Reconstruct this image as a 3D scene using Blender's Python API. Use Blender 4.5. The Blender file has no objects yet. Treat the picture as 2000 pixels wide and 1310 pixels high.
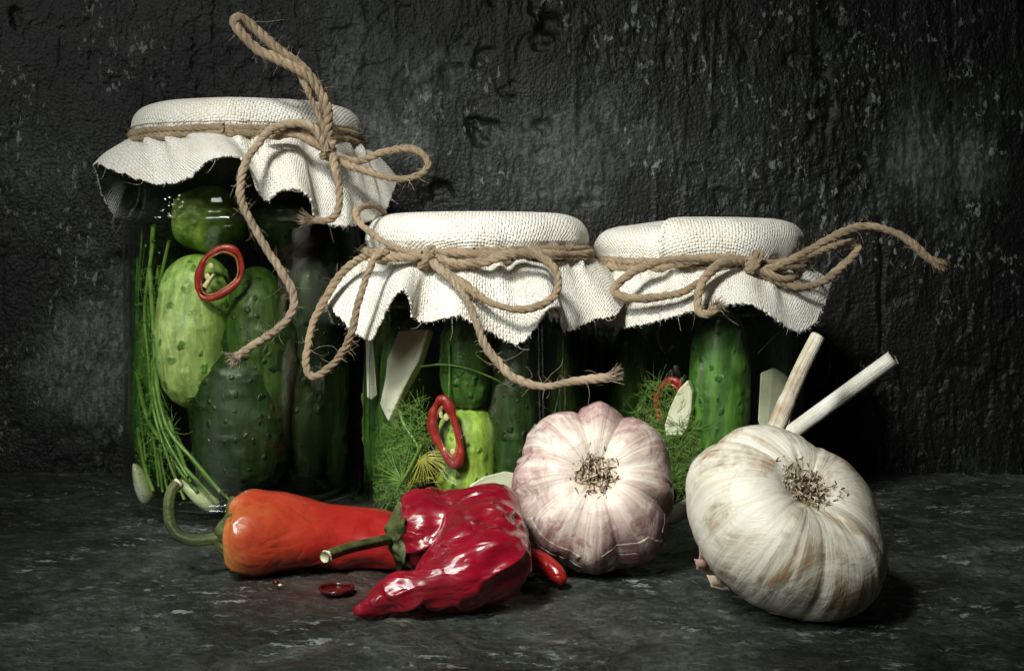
import bpy, math, random
import numpy as np
from mathutils import Vector, Matrix
random.seed(7); rng = np.random.default_rng(7)
D = bpy.data; SC = bpy.context.scene; COL = SC.collection
PI = math.pi

# ---------------------------------------------------------------- camera
F = 2600.0; CAMH = 0.116; HOR = 450.0          # photograph: 2000 x 1310 px
cam = D.cameras.new('camera'); cam.sensor_width = 36; cam.lens = F/2000*36
cam.shift_y = -(655-HOR)/2000; cam.clip_start = 0.01; cam.clip_end = 20
co = D.objects.new('camera', cam); COL.objects.link(co)
co.location = (0, 0, CAMH); co.rotation_euler = (PI/2, 0, 0); SC.camera = co
# ---------------------------------------------------------------- world, lamps, exposure
w = D.worlds.new('World'); SC.world = w; w.use_nodes = True
w.node_tree.nodes['Background'].inputs[0].default_value = (.80, .95, .85, 1)
w.node_tree.nodes['Background'].inputs[1].default_value = 0.022
def lamp(name, kind, loc, aim, power, color=(1,1,1), **kw):
    l = D.lights.new(name, kind); l.energy = power; l.color = color
    for k, v in kw.items(): setattr(l, k, v)
    o = D.objects.new(name, l); COL.objects.link(o); o.location = loc
    d = Vector(aim)-Vector(loc); o.rotation_euler = d.to_track_quat('-Z', 'Y').to_euler()
    return o
lamp('softbox_lamp', 'SPOT', (-.19, .04, .50), (-.005, .49, .075), 21, (1, .99, .92), shadow_soft_size=.048, spot_size=math.radians(37), spot_blend=1.0)
lamp('window_lamp', 'AREA', (-.34, -.10, .42), (.02, .46, .05), .60, (.95, 1, .95), shape='RECTANGLE', size=.16, size_y=.30, spread=math.radians(75))
for i in range(9):
    lamp('led_lamp', 'POINT', (-.50+.03*(i//3), .34+.085*(i//3)+.035*(i % 2), .42-.085*(i % 3)), (0, .5, 0), .08, (1, .98, .95), shadow_soft_size=.010)
SC.view_settings.view_transform = 'Standard'; SC.view_settings.look = 'None'
SC.view_settings.exposure = 0.0; SC.view_settings.gamma = 1
SC.cycles.max_bounces = 10; SC.cycles.transparent_max_bounces = 24
SC.cycles.caustics_reflective = False; SC.cycles.caustics_refractive = False
SC.cycles.use_denoising = True

# ---------------------------------------------------------------- helpers
def P(px, py, Y): return np.array([(px-1000)*Y/F, Y, CAMH-(py-HOR)*Y/F])
def PX(px, Y): return (px-1000)*Y/F
def PZ(py, Y): return CAMH-(py-HOR)*Y/F

def _h(ix, iy, iz, s):
    h = (ix*374761393 + iy*668265263 + iz*2147483647 + s*1274126177) & 0xffffffff
    h = ((h ^ (h >> 13))*1274126177) & 0xffffffff
    return ((h ^ (h >> 16)) & 0xffff)/65535.0*2-1
def noise(p, s=0):
    p = np.asarray(p, float); i = np.floor(p).astype(np.int64); f = p-i; u = f*f*f*(f*(f*6-15)+10)
    r = 0
    for dx in (0, 1):
        for dy in (0, 1):
            for dz in (0, 1):
                wgt = (u[..., 0] if dx else 1-u[..., 0])*(u[..., 1] if dy else 1-u[..., 1])*(u[..., 2] if dz else 1-u[..., 2])
                r = r + wgt*_h(i[..., 0]+dx, i[..., 1]+dy, i[..., 2]+dz, s)
    return r
def fbm(p, o=4, s=0):
    r = 0; a = 1
    for k in range(o): r = r + a*noise(np.asarray(p)*2**k, s+k*17); a *= .5
    return r
def sstep(a, b, x):
    t = np.clip((np.asarray(x, float)-a)/(b-a), 0, 1); return t*t*(3-2*t)

def tag(o, label=None, cat=None, group=None, kind=None):
    for k, v in (('label', label), ('category', cat), ('group', group), ('kind', kind)):
        if v: o[k] = v
    return o
def thing(name, label, cat, loc, group=None):
    o = D.objects.new(name, None); o.empty_display_size = .01; COL.objects.link(o); o.location = tuple(loc)
    return tag(o, label, cat, group)
def obj(name, V, Fc, mat, parent=None, smooth=True, uv=None, M=None, origin=None):
    V = np.asarray(V, float)
    off = np.zeros(3)
    if M is None:
        if parent is not None: off = np.array(parent.location if parent.parent is None else parent.parent.location)
        if origin is not None: off = np.array(origin)
        V = V-off
    me = D.meshes.new(name); Fa = Fc
    if isinstance(Fc, np.ndarray):
        n, k = Fc.shape
        me.vertices.add(len(V)); me.vertices.foreach_set('co', V.astype(np.float32).ravel())
        me.loops.add(n*k); me.loops.foreach_set('vertex_index', Fc.astype(np.int32).ravel())
        me.polygons.add(n); me.polygons.foreach_set('loop_start', np.arange(0, n*k, k, dtype=np.int32))
        me.update(calc_edges=True); me.validate()
    else:
        me.from_pydata([tuple(v) for v in V], [], [tuple(f) for f in Fc]); me.update()
    me.polygons.foreach_set('use_smooth', np.full(len(me.polygons), smooth))
    if uv is not None:
        l = me.uv_layers.new(name='UVMap'); li = np.zeros(len(me.loops), np.int32); me.loops.foreach_get('vertex_index', li)
        l.data.foreach_set('uv', np.asarray(uv, np.float32)[li].ravel())
    me.materials.append(mat)
    o = D.objects.new(name, me); COL.objects.link(o)
    if parent is not None: o.parent = parent
    if M is not None: o.matrix_local = M
    elif origin is not None: o.location = origin if parent is None else tuple(np.array(origin)-np.array(parent.location))
    return o
def gridF(nu, nv, cu=False, cv=False, off=0):
    a = np.arange(nu if cu else nu-1); b = np.arange(nv if cv else nv-1)
    A, B = np.meshgrid(a, b, indexing='ij'); A = A.ravel(); B = B.ravel()
    A1 = (A+1) % nu; B1 = (B+1) % nv
    return np.stack([A*nv+B, A1*nv+B, A1*nv+B1, A*nv+B1], 1)+off
class Acc:
    def __init__(s): s.V = []; s.F = []; s.U = []; s.n = 0
    def add(s, V, Fq, U=None):
        s.V.append(V); s.F.append(Fq+s.n); s.n += len(V); s.U.append(np.zeros((len(V), 2)) if U is None else U)
    def inside(s, j):
        for V in s.V:
            d = V[:, :2]-[j.cx, j.cy]; r = np.linalg.norm(d, axis=1); k = np.minimum(1, (j.Rin-.0009)/np.maximum(r, 1e-9)); V[:, :2] = [j.cx, j.cy]+d*k[:, None]; V[:, 2] = np.clip(V[:, 2], .006, j.zbr-.001)
        return s
    def build(s, name, mat, parent=None, **kw):
        return obj(name, np.concatenate(s.V), np.concatenate(s.F), mat, parent, uv=np.concatenate(s.U), **kw)
def spline(pts, n, closed=False):
    p = np.asarray(pts, float)
    if closed: q = np.vstack([p[-1], p, p[0], p[1]])
    else: q = np.vstack([2*p[0]-p[1], p, 2*p[-1]-p[-2]])
    m = len(q)-3; t = np.linspace(0, m, n, endpoint=not closed); i = np.minimum(t.astype(int), m-1); f = (t-i)[:, None]
    a, b, c, d = q[i], q[i+1], q[i+2], q[i+3]
    return .5*((2*b)+(-a+c)*f+(2*a-5*b+4*c-d)*f*f+(-a+3*b-3*c+d)*f**3)
def resample(p, step):
    d = np.r_[0, np.cumsum(np.linalg.norm(np.diff(p, axis=0), axis=1))]; n = max(3, int(d[-1]/step)+1)
    t = np.linspace(0, d[-1], n); return np.stack([np.interp(t, d, p[:, k]) for k in range(p.shape[1])], 1), t
def frames(p, closed=False):
    T = np.gradient(p, axis=0) if not closed else np.roll(p, -1, 0)-np.roll(p, 1, 0)
    T /= np.linalg.norm(T, axis=1)[:, None]+1e-12
    N = np.zeros_like(p); a = np.array([0, 0, 1.]) if abs(T[0, 2]) < .9 else np.array([1., 0, 0])
    n = a-T[0]*a.dot(T[0]); n /= np.linalg.norm(n); N[0] = n
    for i in range(1, len(p)):
        n = n-T[i]*n.dot(T[i]); n /= np.linalg.norm(n)+1e-12; N[i] = n
    return T, N, np.cross(T, N)
def tubeVF(p, r, sides=8, closed=False, sq=(1, 1)):
    p = np.asarray(p, float); n = len(p); r = np.broadcast_to(np.asarray(r, float), (n,)).copy()
    T, N, B = frames(p, closed)
    if closed:   # spread the closing twist
        a = math.atan2(np.dot(N[0], B[-1]), np.dot(N[0], N[-1])); t = np.linspace(0, a, n)[:, None]
        N, B = N*np.cos(t)+B*np.sin(t), -N*np.sin(t)+B*np.cos(t)
    an = np.linspace(0, 2*PI, sides, endpoint=False)
    V = p[:, None]+r[:, None, None]*(sq[0]*np.cos(an)[None, :, None]*N[:, None]+sq[1]*np.sin(an)[None, :, None]*B[:, None])
    U = np.stack(np.meshgrid(np.r_[0, np.cumsum(np.linalg.norm(np.diff(p, axis=0), axis=1))], an*r.mean(), indexing='ij'), -1).reshape(-1, 2)
    V = V.reshape(-1, 3); Fq = gridF(n, sides, closed, True)
    Fq = Fq[:, ::-1]
    if not closed:   # caps: fan to centre as degenerate-free quads pairs
        c0 = len(V); V = np.vstack([V, p[0]-T[0]*r[0]*.3, p[-1]+T[-1]*r[-1]*.3]); U = np.vstack([U, U[0], U[-1]])
        k = np.arange(0, sides, 2); k1 = (k+1) % sides; k2 = (k+2) % sides
        e = (n-1)*sides
        Fq = np.vstack([Fq, np.stack([k*0+c0, k, k1, k2], 1), np.stack([k*0+c0+1, e+k2, e+k1, e+k], 1)])
    return V, Fq, U
def lathe(prof, n=96, cx=0, cy=0):
    prof = np.asarray(prof, float); an = np.linspace(0, 2*PI, n, endpoint=False)
    V = np.stack([cx+prof[None, :, 0]*np.cos(an)[:, None], cy+prof[None, :, 0]*np.sin(an)[:, None], np.broadcast_to(prof[None, :, 1], (n, len(prof)))], -1)
    return V.reshape(-1, 3), gridF(n, len(prof), True, False)
def hairs(acc, starts, dirs, length, rad, curl=.5, seg=5, sides=3, grav=0):
    for s0, d in zip(starts, dirs):
        L = length*random.uniform(.4, 1.3); d = np.array(d)/np.linalg.norm(d); p = [np.array(s0)]
        v = d.copy(); bend = rng.normal(size=3)*curl
        for k in range(seg):
            v = v+bend*.35+rng.normal(size=3)*curl*.15; v[2] -= grav; v /= np.linalg.norm(v); p.append(p[-1]+v*L/seg)
        V, Fq, U = tubeVF(np.array(p), np.linspace(rad, rad*.45, seg+1), sides)
        if sides == 3: Fq = Fq[:seg*3]; V = V[:-2]; U = U[:-2]
        acc.add(V, Fq, U)

# ---------------------------------------------------------------- materials
class NT:
    def __init__(s, name):
        s.m = D.materials.new(name); s.m.use_nodes = True; s.t = s.m.node_tree; s.t.nodes.clear()
        s.out = s.t.nodes.new('ShaderNodeOutputMaterial')
    def n(s, kind, props=None, out=0, **ins):
        nd = s.t.nodes.new('ShaderNode'+kind)
        for k, v in (props or {}).items(): setattr(nd, k, v)
        for k, v in ins.items():
            k = int(k[1:]) if k[0] == 'i' and k[1:].isdigit() else k.replace('_', ' ')
            sk = nd.inputs[k]
            if isinstance(v, bpy.types.NodeSocket): s.t.links.new(v, sk)
            else: sk.default_value = v
        return nd.outputs[out]
    def obj(s): return s.n('TexCoord', out=3)
    def uv(s): return s.n('TexCoord', out=2)
    def scale(s, v, k): return s.n('Mapping', i0=v, i3=k if isinstance(k, tuple) else (k, k, k))
    def noise(s, v, sc, det=4, rough=.6, dist=0, out=0): return s.n('TexNoise', out=out, Vector=v, Scale=sc, Detail=det, Roughness=rough, Distortion=dist)
    def vor(s, v, sc, feature='F1', out=0, rnd=1): return s.n('TexVoronoi', {'feature': feature}, out=out, Vector=v, Scale=sc, Randomness=rnd)
    def ramp(s, f, *st):
        nd = s.t.nodes.new('ShaderNodeValToRGB'); s.t.links.new(f, nd.inputs[0]); e = nd.color_ramp.elements
        while len(e) < len(st): e.new(.5)
        for el, (p, c) in zip(e, st):
            el.position = p; el.color = (c, c, c, 1) if not isinstance(c, tuple) else (*c, 1)
        return nd.outputs[0]
    def mix(s, f, a, b, mode='MIX'):
        nd = s.t.nodes.new('ShaderNodeMix'); nd.data_type = 'RGBA'; nd.blend_type = mode
        for k, v in ((0, f), (6, a), (7, b)):
            if isinstance(v, bpy.types.NodeSocket): s.t.links.new(v, nd.inputs[k])
            else: nd.inputs[k].default_value = (*v, 1) if isinstance(v, tuple) else v
        return nd.outputs[2]
    def math(s, op, a, b=0.0, c=0.0):
        return s.n('Math', {'operation': op}, i0=a, i1=b, i2=c)
    def bump(s, h, st=.5, dist=.001, nrm=None):
        k = dict(Strength=st, Distance=dist, Height=h)
        if nrm is not None: k['Normal'] = nrm
        return s.n('Bump', **k)
    def pbr(s, **k):
        nd = s.t.nodes.new('ShaderNodeBsdfPrincipled')
        for a, v in k.items():
            sk = nd.inputs[a.replace('_', ' ')]
            if isinstance(v, bpy.types.NodeSocket): s.t.links.new(v, sk)
            elif isinstance(v, tuple) and len(v) == 3 and sk.type == 'RGBA': sk.default_value = (*v, 1)
            else: sk.default_value = v
        s.t.links.new(nd.outputs[0], s.out.inputs[0]); return s.m

def m_stone(name, wall):
    s = NT(name); o = s.obj()
    patch = s.noise(o, 13 if wall else 17, 8, .68, 1.2)
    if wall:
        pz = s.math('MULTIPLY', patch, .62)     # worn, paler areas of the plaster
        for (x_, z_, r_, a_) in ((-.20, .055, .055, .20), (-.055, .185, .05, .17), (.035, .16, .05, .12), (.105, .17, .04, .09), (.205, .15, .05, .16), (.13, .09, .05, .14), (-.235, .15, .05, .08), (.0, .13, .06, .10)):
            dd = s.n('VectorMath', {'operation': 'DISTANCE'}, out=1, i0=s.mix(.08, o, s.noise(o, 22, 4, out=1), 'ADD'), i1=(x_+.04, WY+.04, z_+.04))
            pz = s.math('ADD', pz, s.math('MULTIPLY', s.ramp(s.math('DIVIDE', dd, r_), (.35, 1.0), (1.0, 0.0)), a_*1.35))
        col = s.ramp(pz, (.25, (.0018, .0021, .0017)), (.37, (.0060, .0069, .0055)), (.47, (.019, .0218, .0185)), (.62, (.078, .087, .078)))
    else: col = s.ramp(patch, (.36, (.009, .010, .0085)), (.48, (.024, .0265, .0225)), (.58, (.046, .050, .044)), (.69, (.095, .102, .093)))
    grain = s.noise(s.scale(o, (1, 1, .40) if wall else (.5, 1, 1)), 430, 3, .65, .4)
    col = s.mix(.85, col, s.ramp(grain, (.36, .45 if wall else .60), (.50, .95), (.62, 2.0 if wall else 1.5)), 'MULTIPLY')
    chip = s.noise(s.scale(o, (1, 1, .5) if wall else (.3, 1.2, 1)), 330, 4, .65, .3)
    reg = s.ramp(s.noise(o, 26, 5, .6), (.50, 0.0), (.60, 1.0))
    col = s.mix(s.math('MULTIPLY', s.ramp(chip, (.58, 0.0), (.63, .9)), reg), col, (.22, .235, .225))
    if not wall:
        for an_, sc_ in ((.6, 40), (-.35, 46), (.05, 36)):      # fine pale scratches
            sv = s.n('Mapping', i0=o, i2=(0, 0, an_), i3=(.10, 1, 1)); sn = s.math('ABSOLUTE', s.math('SUBTRACT', s.noise(sv, sc_*4, 2, .5, .2), .5))
            sm = s.math('MULTIPLY', s.ramp(sn, (.0, .8), (.006, 0.0)), s.ramp(s.noise(o, 31+sc_, 3), (.52, 0.0), (.62, 1.0)))
            col = s.mix(sm, col, (.16, .17, .16))
        d = s.n('VectorMath', {'operation': 'DISTANCE'}, out=1, i0=s.mix(.02, o, s.noise(o, 60, 3, out=1)), i1=(-.047, .438, .012))
        stain = s.ramp(s.math('ADD', d, s.math('MULTIPLY', s.noise(o, 90, 3), .012)), (.012, .55), (.045, 0.0))
        col = s.mix(stain, col, (.075, .035, .028))
    n1 = s.bump(grain, .45 if wall else .5, .0012); n2 = s.bump(s.noise(o, 620, 2, .5), .6, .0009, n1)
    rg = s.ramp(patch, (.3, .60), (.7, .42))
    return s.pbr(Base_Color=col, Roughness=rg, Normal=n2, Specular_IOR_Level=.35)
WY = .642
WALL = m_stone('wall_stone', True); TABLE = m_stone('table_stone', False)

def m_canvas():
    s = NT('canvas'); u = s.uv()
    # thread pitch 0.95 mm; uv in metres
    wv = s.mix(.0013, u, s.noise(s.scale(u, 1), 260, 2, out=1), 'ADD')
    w2 = s.scale(wv, 1/.00128)
    sx = s.n('SeparateXYZ', i0=w2); nd = sx.node; X, Y = nd.outputs[0], nd.outputs[1]
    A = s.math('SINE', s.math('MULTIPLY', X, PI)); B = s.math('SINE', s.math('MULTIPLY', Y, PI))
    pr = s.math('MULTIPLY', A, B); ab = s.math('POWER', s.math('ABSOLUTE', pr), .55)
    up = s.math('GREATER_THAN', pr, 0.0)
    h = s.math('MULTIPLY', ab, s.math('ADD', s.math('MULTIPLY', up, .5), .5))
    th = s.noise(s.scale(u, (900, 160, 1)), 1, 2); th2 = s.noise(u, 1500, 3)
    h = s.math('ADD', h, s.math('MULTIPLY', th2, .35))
    col = s.mix(s.ramp(h, (.08, 1.0), (.32, 0.0)), (.88, .86, .79), (.68, .63, .52))  # gaps between threads coloured darker, imitating the shade inside the weave
    col = s.mix(.5, col, s.ramp(th, (.3, .82), (.7, 1.0)), 'MULTIPLY')
    fl = s.ramp(s.noise(u, 55, 5, .7), (.35, (.90, .84, .73)), (.55, (1, 1, 1)))
    col = s.mix(.7, col, fl, 'MULTIPLY')
    return s.pbr(Base_Color=col, Roughness=.9, Normal=s.bump(h, .9, .00065, s.bump(s.noise(u, 95, 5, .6, 1.0), .6, .0022)), Specular_IOR_Level=.2, Sheen_Weight=.1)
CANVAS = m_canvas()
def m_twine(name, a, b):
    s = NT(name); u = s.uv(); o = s.obj()
    f = s.noise(s.scale(u, (420, 4200, 1)), 1, 4, .75)
    col = s.mix(f, a, b); col = s.mix(.6, col, s.ramp(s.noise(o, 130, 4), (.35, .55), (.65, 1.2)), 'MULTIPLY')
    return s.pbr(Base_Color=col, Roughness=.75, Normal=s.bump(f, 1.0, .0014), Specular_IOR_Level=.3, Sheen_Weight=.15)
TWINE = m_twine('jute', (.24, .145, .065), (.78, .59, .37)); PALETWINE = m_twine('pale_jute', (.36, .25, .14), (.74, .58, .40))
def m_simple(name, c1, c2, sc, rough=.5, bumpd=.0005, bsc=None, spec=.5, coat=0, st=None, subs=0, lo=.35, hi=.65):
    s = NT(name); o = s.obj(); v = s.scale(o, st) if st else o
    f = s.noise(v, sc, 5, .6); col = s.ramp(f, (lo, c1), (hi, c2))
    k = dict(Base_Color=col, Roughness=rough, Specular_IOR_Level=spec, Normal=s.bump(s.noise(v, bsc or sc*2, 5, .6), .6, bumpd))
    if coat: k['Coat_Weight'] = coat; k['Coat_Roughness'] = .12
    if subs: k['Subsurface_Weight'] = subs; k['Subsurface_Radius'] = (.006, .004, .002)
    return s.pbr(**k)
def ior_fix(s, ior):   # the same reflectance from either side of the thin wall
    bf = s.n('NewGeometry', out=6)
    return s.math('ADD', ior, s.math('MULTIPLY', bf, 1/ior-ior))
def m_glass():
    s = NT('jar_glass')
    fr = s.n('Fresnel', IOR=ior_fix(s, 1.45))
    tr = s.n('BsdfTransparent', Color=(.972, .985, .972, 1)); gl = s.n('BsdfGlossy', Color=(1, 1, 1, 1), Roughness=.015)
    mx = s.n('MixShader', i0=fr, i1=tr, i2=gl); s.t.links.new(mx, s.out.inputs[0]); return s.m
GLASS = m_glass()
def m_brine(name, col, dens):
    s = NT(name)
    fr = s.n('Fresnel', IOR=ior_fix(s, 1.1))
    tr = s.n('BsdfTransparent', Color=(1, 1, 1, 1)); gl = s.n('BsdfGlossy', Color=(.8, .9, .8, 1), Roughness=.02)
    mx = s.n('MixShader', i0=fr, i1=tr, i2=gl); s.t.links.new(mx, s.out.inputs[0])
    va = s.n('VolumeAbsorption', Color=(*col, 1), Density=dens); s.t.links.new(va, s.out.inputs[1]); return s.m
BRINE1 = m_brine('dark_brine', (.42, .62, .12), 38); BRINE2 = m_brine('green_brine', (.45, .68, .14), 9)
def m_cuke(name, c1, c2, dot, dsc=230):
    s = NT(name); o = s.obj()
    f = s.noise(s.scale(o, (1, 1, .35)), 170, 5, .6, .5); col = s.ramp(f, (.35, c1), (.62, c2))
    vd = s.vor(s.scale(s.mix(.003, o, s.noise(o, 200, 2, out=1), 'ADD'), (1, 1, .8)), dsc)
    vd = s.math('ADD', vd, s.math('MULTIPLY', s.ramp(s.noise(o, 150, 2), (.35, 0.0), (.7, 1.0)), .30)); dm = s.ramp(vd, (.26, 1.0), (.40, 0.0)); col = s.mix(dm, col, dot)
    stk = s.noise(s.scale(o, (1, 1, .12)), 300, 3, .6); col = s.mix(.55, col, s.ramp(stk, (.38, .55), (.62, 1.7)), 'MULTIPLY')
    pale = s.ramp(s.noise(o, 600, 3), (.55, 0.0), (.75, .35)); col = s.mix(pale, col, tuple(min(1, x*1.8) for x in c2))
    return s.pbr(Base_Color=col, Roughness=.5, Normal=s.bump(dm, .6, .0008, s.bump(f, .5, .0010)), Coat_Weight=.08)
CUKE_MID = m_cuke('green_cucumber_skin', (.03, .085, .012), (.09, .19, .03), (.02, .07, .01))
CUKE_BRIGHT = m_cuke('bright_cucumber_skin', (.035, .10, .013), (.085, .20, .028), (.015, .07, .01))
CUKE_PALE = m_cuke('pale_cucumber_skin', (.24, .34, .09), (.44, .54, .19), (.10, .22, .03), 170)
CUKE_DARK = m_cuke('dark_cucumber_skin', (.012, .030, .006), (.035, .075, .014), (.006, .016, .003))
STEM = m_simple('dill_stem', (.10, .20, .03), (.25, .40, .09), 120, .4, coat=.2)
FROND = m_simple('dill_frond', (.09, .18, .025), (.24, .38, .08), 200, .5)
FLOWER = m_simple('dill_flower', (.22, .22, .03), (.50, .42, .08), 300, .6)
LEAF = m_simple('dark_leaf', (.006, .022, .005), (.018, .05, .012), 90, .35, coat=.2)
CLOVE = m_simple('garlic_flesh', (.68, .64, .44), (.88, .85, .68), 80, .4, coat=.3, subs=.1)
RADISH = m_simple('horseradish_flesh', (.74, .68, .50), (.90, .86, .70), 110, .55, .0004, 300)
CHILI = m_simple('chili_flesh', (.22, .010, .008), (.40, .028, .018), 120, .4, coat=.15)
DCHILI = m_simple('dark_chili_flesh', (.03, .004, .004), (.09, .008, .008), 200, .25, coat=.6)
SEED = m_simple('seed', (.60, .48, .22), (.78, .68, .42), 200, .45)
CUTEND = m_simple('cut_stem_end', (.45, .42, .24), (.72, .70, .48), 400, .6)
CALYX = m_simple('calyx_green', (.022, .032, .009), (.095, .11, .034), 160, .55, .0012, 420, st=(.4, 1, 1))
def m_stalk(name, c1, c2):
    s = NT(name); u = s.uv(); o = s.obj(); f = s.noise(s.scale(u, (60, 1900, 1)), 1, 4, .65); g = s.noise(o, 75, 4, .65)
    col = s.ramp(g, (.35, c1), (.6, c2)); col = s.mix(.7, col, s.ramp(f, (.32, .62), (.55, 1.05)), 'MULTIPLY')
    return s.pbr(Base_Color=col, Roughness=.6, Normal=s.bump(f, .8, .0007), Specular_IOR_Level=.35)
STALK = m_stalk('garlic_stalk', (.68, .65, .55), (.88, .86, .79))
ROOT = m_simple('dried_root', (.07, .035, .018), (.76, .64, .48), 420, .8, lo=.42, hi=.58)
ROOTDISC = m_simple('root_disc', (.05, .03, .018), (.16, .10, .06), 300, .9)

def m_garlic(name, pink):
    s = NT(name); o = s.obj()
    sp = s.n('SeparateXYZ', i0=o).node; z = sp.outputs[2]
    fl = s.n('VectorMath', {'operation': 'NORMALIZE'}, i0=s.n('VectorMath', {'operation': 'MULTIPLY'}, i0=o, i1=(1, 1, 0)))
    def pol(k, kz): return s.n('VectorMath', {'operation': 'ADD'}, i0=s.scale(fl, k), i1=s.n('CombineXYZ', i2=s.math('MULTIPLY', z, kz)))
    warp = s.noise(o, 60, 3)
    v1 = s.noise(pol(7, 60), 1, 5, .6, .8); v2 = s.noise(pol(17, 45), 1, 4, .55, .6); patch = s.noise(o, 55, 5, .65, .8)
    vein = s.ramp(v2, (.52, 0.0), (.60, 1.0), (.68, .2))
    rr = s.n('VectorMath', {'operation': 'LENGTH'}, out=1, i0=s.n('VectorMath', {'operation': 'MULTIPLY'}, i0=o, i1=(1, 1, 0)))
    if pink:
        tint = s.ramp(z, (-.0001, 1.0), (.0001, 0.0))
        # pinker away from the root disc
        away = s.ramp(s.math('MULTIPLY', rr, 40), (.30, 0.0), (.95, 1.0))
        f = s.math('MULTIPLY', s.ramp(s.math('ADD', s.math('MULTIPLY', v1, .6), s.math('MULTIPLY', patch, .5)), (.46, 0.0), (.60, 1.0)), away)
        col = s.mix(f, (.74, .66, .57), (.43, .275, .26))
        deep = s.math('MULTIPLY', s.ramp(s.noise(s.scale(o, 1), 95, 5, .7, 1.0), (.52, 0.0), (.62, .75)), away)
        col = s.mix(deep, col, (.22, .09, .11))
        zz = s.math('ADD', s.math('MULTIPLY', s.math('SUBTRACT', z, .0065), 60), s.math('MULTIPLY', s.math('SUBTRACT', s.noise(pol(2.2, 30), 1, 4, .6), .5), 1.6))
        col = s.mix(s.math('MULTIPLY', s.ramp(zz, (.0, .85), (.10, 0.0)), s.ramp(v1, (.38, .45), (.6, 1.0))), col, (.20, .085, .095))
        col = s.mix(s.math('MULTIPLY', vein, .35), col, (.42, .22, .2))
    else:
        f = s.ramp(patch, (.45, .04), (.60, 1.0)); f = s.math('MULTIPLY', f, s.ramp(v1, (.42, .25), (.56, 1.0)))
        col = s.mix(f, (.74, .71, .61), (.33, .225, .125))
        col = s.mix(s.math('MULTIPLY', vein, .42), col, (.50, .38, .26))
    near = s.ramp(s.math('MULTIPLY', rr, 100), (.30, 1.0), (.75, 0.0)); nz = s.ramp(s.math('MULTIPLY', z, 100), (.5, 0.0), (1.0, 1.0))
    col = s.mix(s.math('MULTIPLY', s.math('MULTIPLY', near, nz), .75), col, (.34, .22, .12))
    hb = s.math('ADD', s.math('MULTIPLY', v1, .7), s.math('MULTIPLY', v2, .6))
    nrm = s.bump(hb, .5, .0008, s.bump(patch, .5, .002))
    return s.pbr(Base_Color=col, Roughness=.42, Normal=nrm, Specular_IOR_Level=.45, Subsurface_Weight=.12, Subsurface_Radius=(.005, .003, .002), Subsurface_Scale=1.0)
GARLICP = m_garlic('pink_garlic_skin', True); GARLICW = m_garlic('white_garlic_skin', False)
def m_pepper(name, kind):
    s = NT(name); o = s.obj(); f = s.noise(o, 45, 4, .6)
    if kind == 'orange':
        x = s.n('SeparateXYZ', i0=s.mix(.035, o, s.noise(o, 50, 3, out=1), 'ADD')).node.outputs[0]
        g = s.math('ADD', s.math('MULTIPLY', x, 13.0), .32)
        col = s.ramp(g, (.12, (.50, .25, .08)), (.24, (.46, .125, .035)), (.38, (.40, .046, .018)), (.62, (.36, .022, .014)), (.9, (.32, .010, .010)))
    else:
        col = s.ramp(f, (.35, (.17, .0015, .009)), (.65, (.28, .004, .018)))
    sp_ = s.noise(o, 900, 2, .5); col = s.mix(.5, col, s.ramp(sp_, (.30, .72), (.42, 1.0), (.70, 1.0), (.78, 1.35)), 'MULTIPLY'); bl = s.noise(o, 130, 5, .7); col = s.mix(.6, col, s.ramp(bl, (.34, .62), (.55, 1.05)), 'MULTIPLY')
    w1 = s.noise(s.n('Mapping', i0=o, i2=(0, -.38, 0), i3=(.42, 1, 1)) if kind == 'red' else s.scale(o, (.6, 1, 1)), 130 if kind == 'red' else 110, 2, .4, .9); rg = s.math('ABSOLUTE', s.math('SUBTRACT', w1, .5))
    n1 = s.bump(rg, .5, .004 if kind == 'red' else .0022); n2 = s.bump(s.noise(o, 300, 3), .15, .0004, n1)
    return s.pbr(Base_Color=col, Roughness=.30, Normal=n2, Specular_IOR_Level=.45, Coat_Weight=.5, Coat_Roughness=.05)
ORANGE = m_pepper('orange_pepper_skin', 'orange'); RED = m_pepper('red_pepper_skin', 'red')

# ---------------------------------------------------------------- setting: wall and table
WY = .642
nx, nz = 860, 360
xs = np.linspace(-.34, .34, nx); zs = np.linspace(-.002, .27, nz)
X, Z = np.meshgrid(xs, zs, indexing='ij'); q = np.stack([X, X*0, Z], -1)
d = .0007*fbm(q*[20, 1, 12], 2, 3)
for k, (sx_, sz_, th_, dp) in enumerate(((34, 22, .25, .0007), (60, 38, .32, .0008), (95, 48, .38, .0010), (150, 80, .42, .0006), (70, 120, .45, .0009), (240, 200, .50, .0008))):
    gate = .05+.95*sstep(.05, .42, fbm(q*[11, 1, 8]+k*5.1, 4, 140+k*7)); d = d+.62*dp*gate*sstep(th_, th_+.09, fbm(q*[sx_, 1, sz_]+k*3.7, 5, 70+k*9))          # chipped layers with crisp ledges
d = d+.00010*fbm(q*[300, 1, 90], 2, 9)
d = d+.00025*sstep(.47, .53, fbm(q*[210, 1, 13], 4, 131))*sstep(0, .3, fbm(q*[9, 1, 12], 3, 132))-.0003*sstep(.50, .56, fbm(q*[230, 1, 34], 3, 133))
pits = np.clip(fbm(q*[60, 1, 60]+5, 3, 40)-.55, 0, 1)*np.clip(fbm(q*14+2, 2, 60)+.4, 0, 1); d = d+pits*.006
for (cx, za, zb, amp) in ((.145, 0, .03, .0022), (.148, .065, .10, .001), (.178, .06, .12, .0012), (-.165, .12, .18, .001)):   # cracks
    wob = .002*noise(np.stack([Z*60, Z*0, Z*0], -1), int(cx*1000))
    d += amp*np.exp(-((X-cx-wob)/.0011)**2)*sstep(za-.004, za, Z)*(1-sstep(zb, zb+.004, Z))
V = np.stack([X, WY+d, Z], -1).reshape(-1, 3); Fq = gridF(nx, nz)
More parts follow.
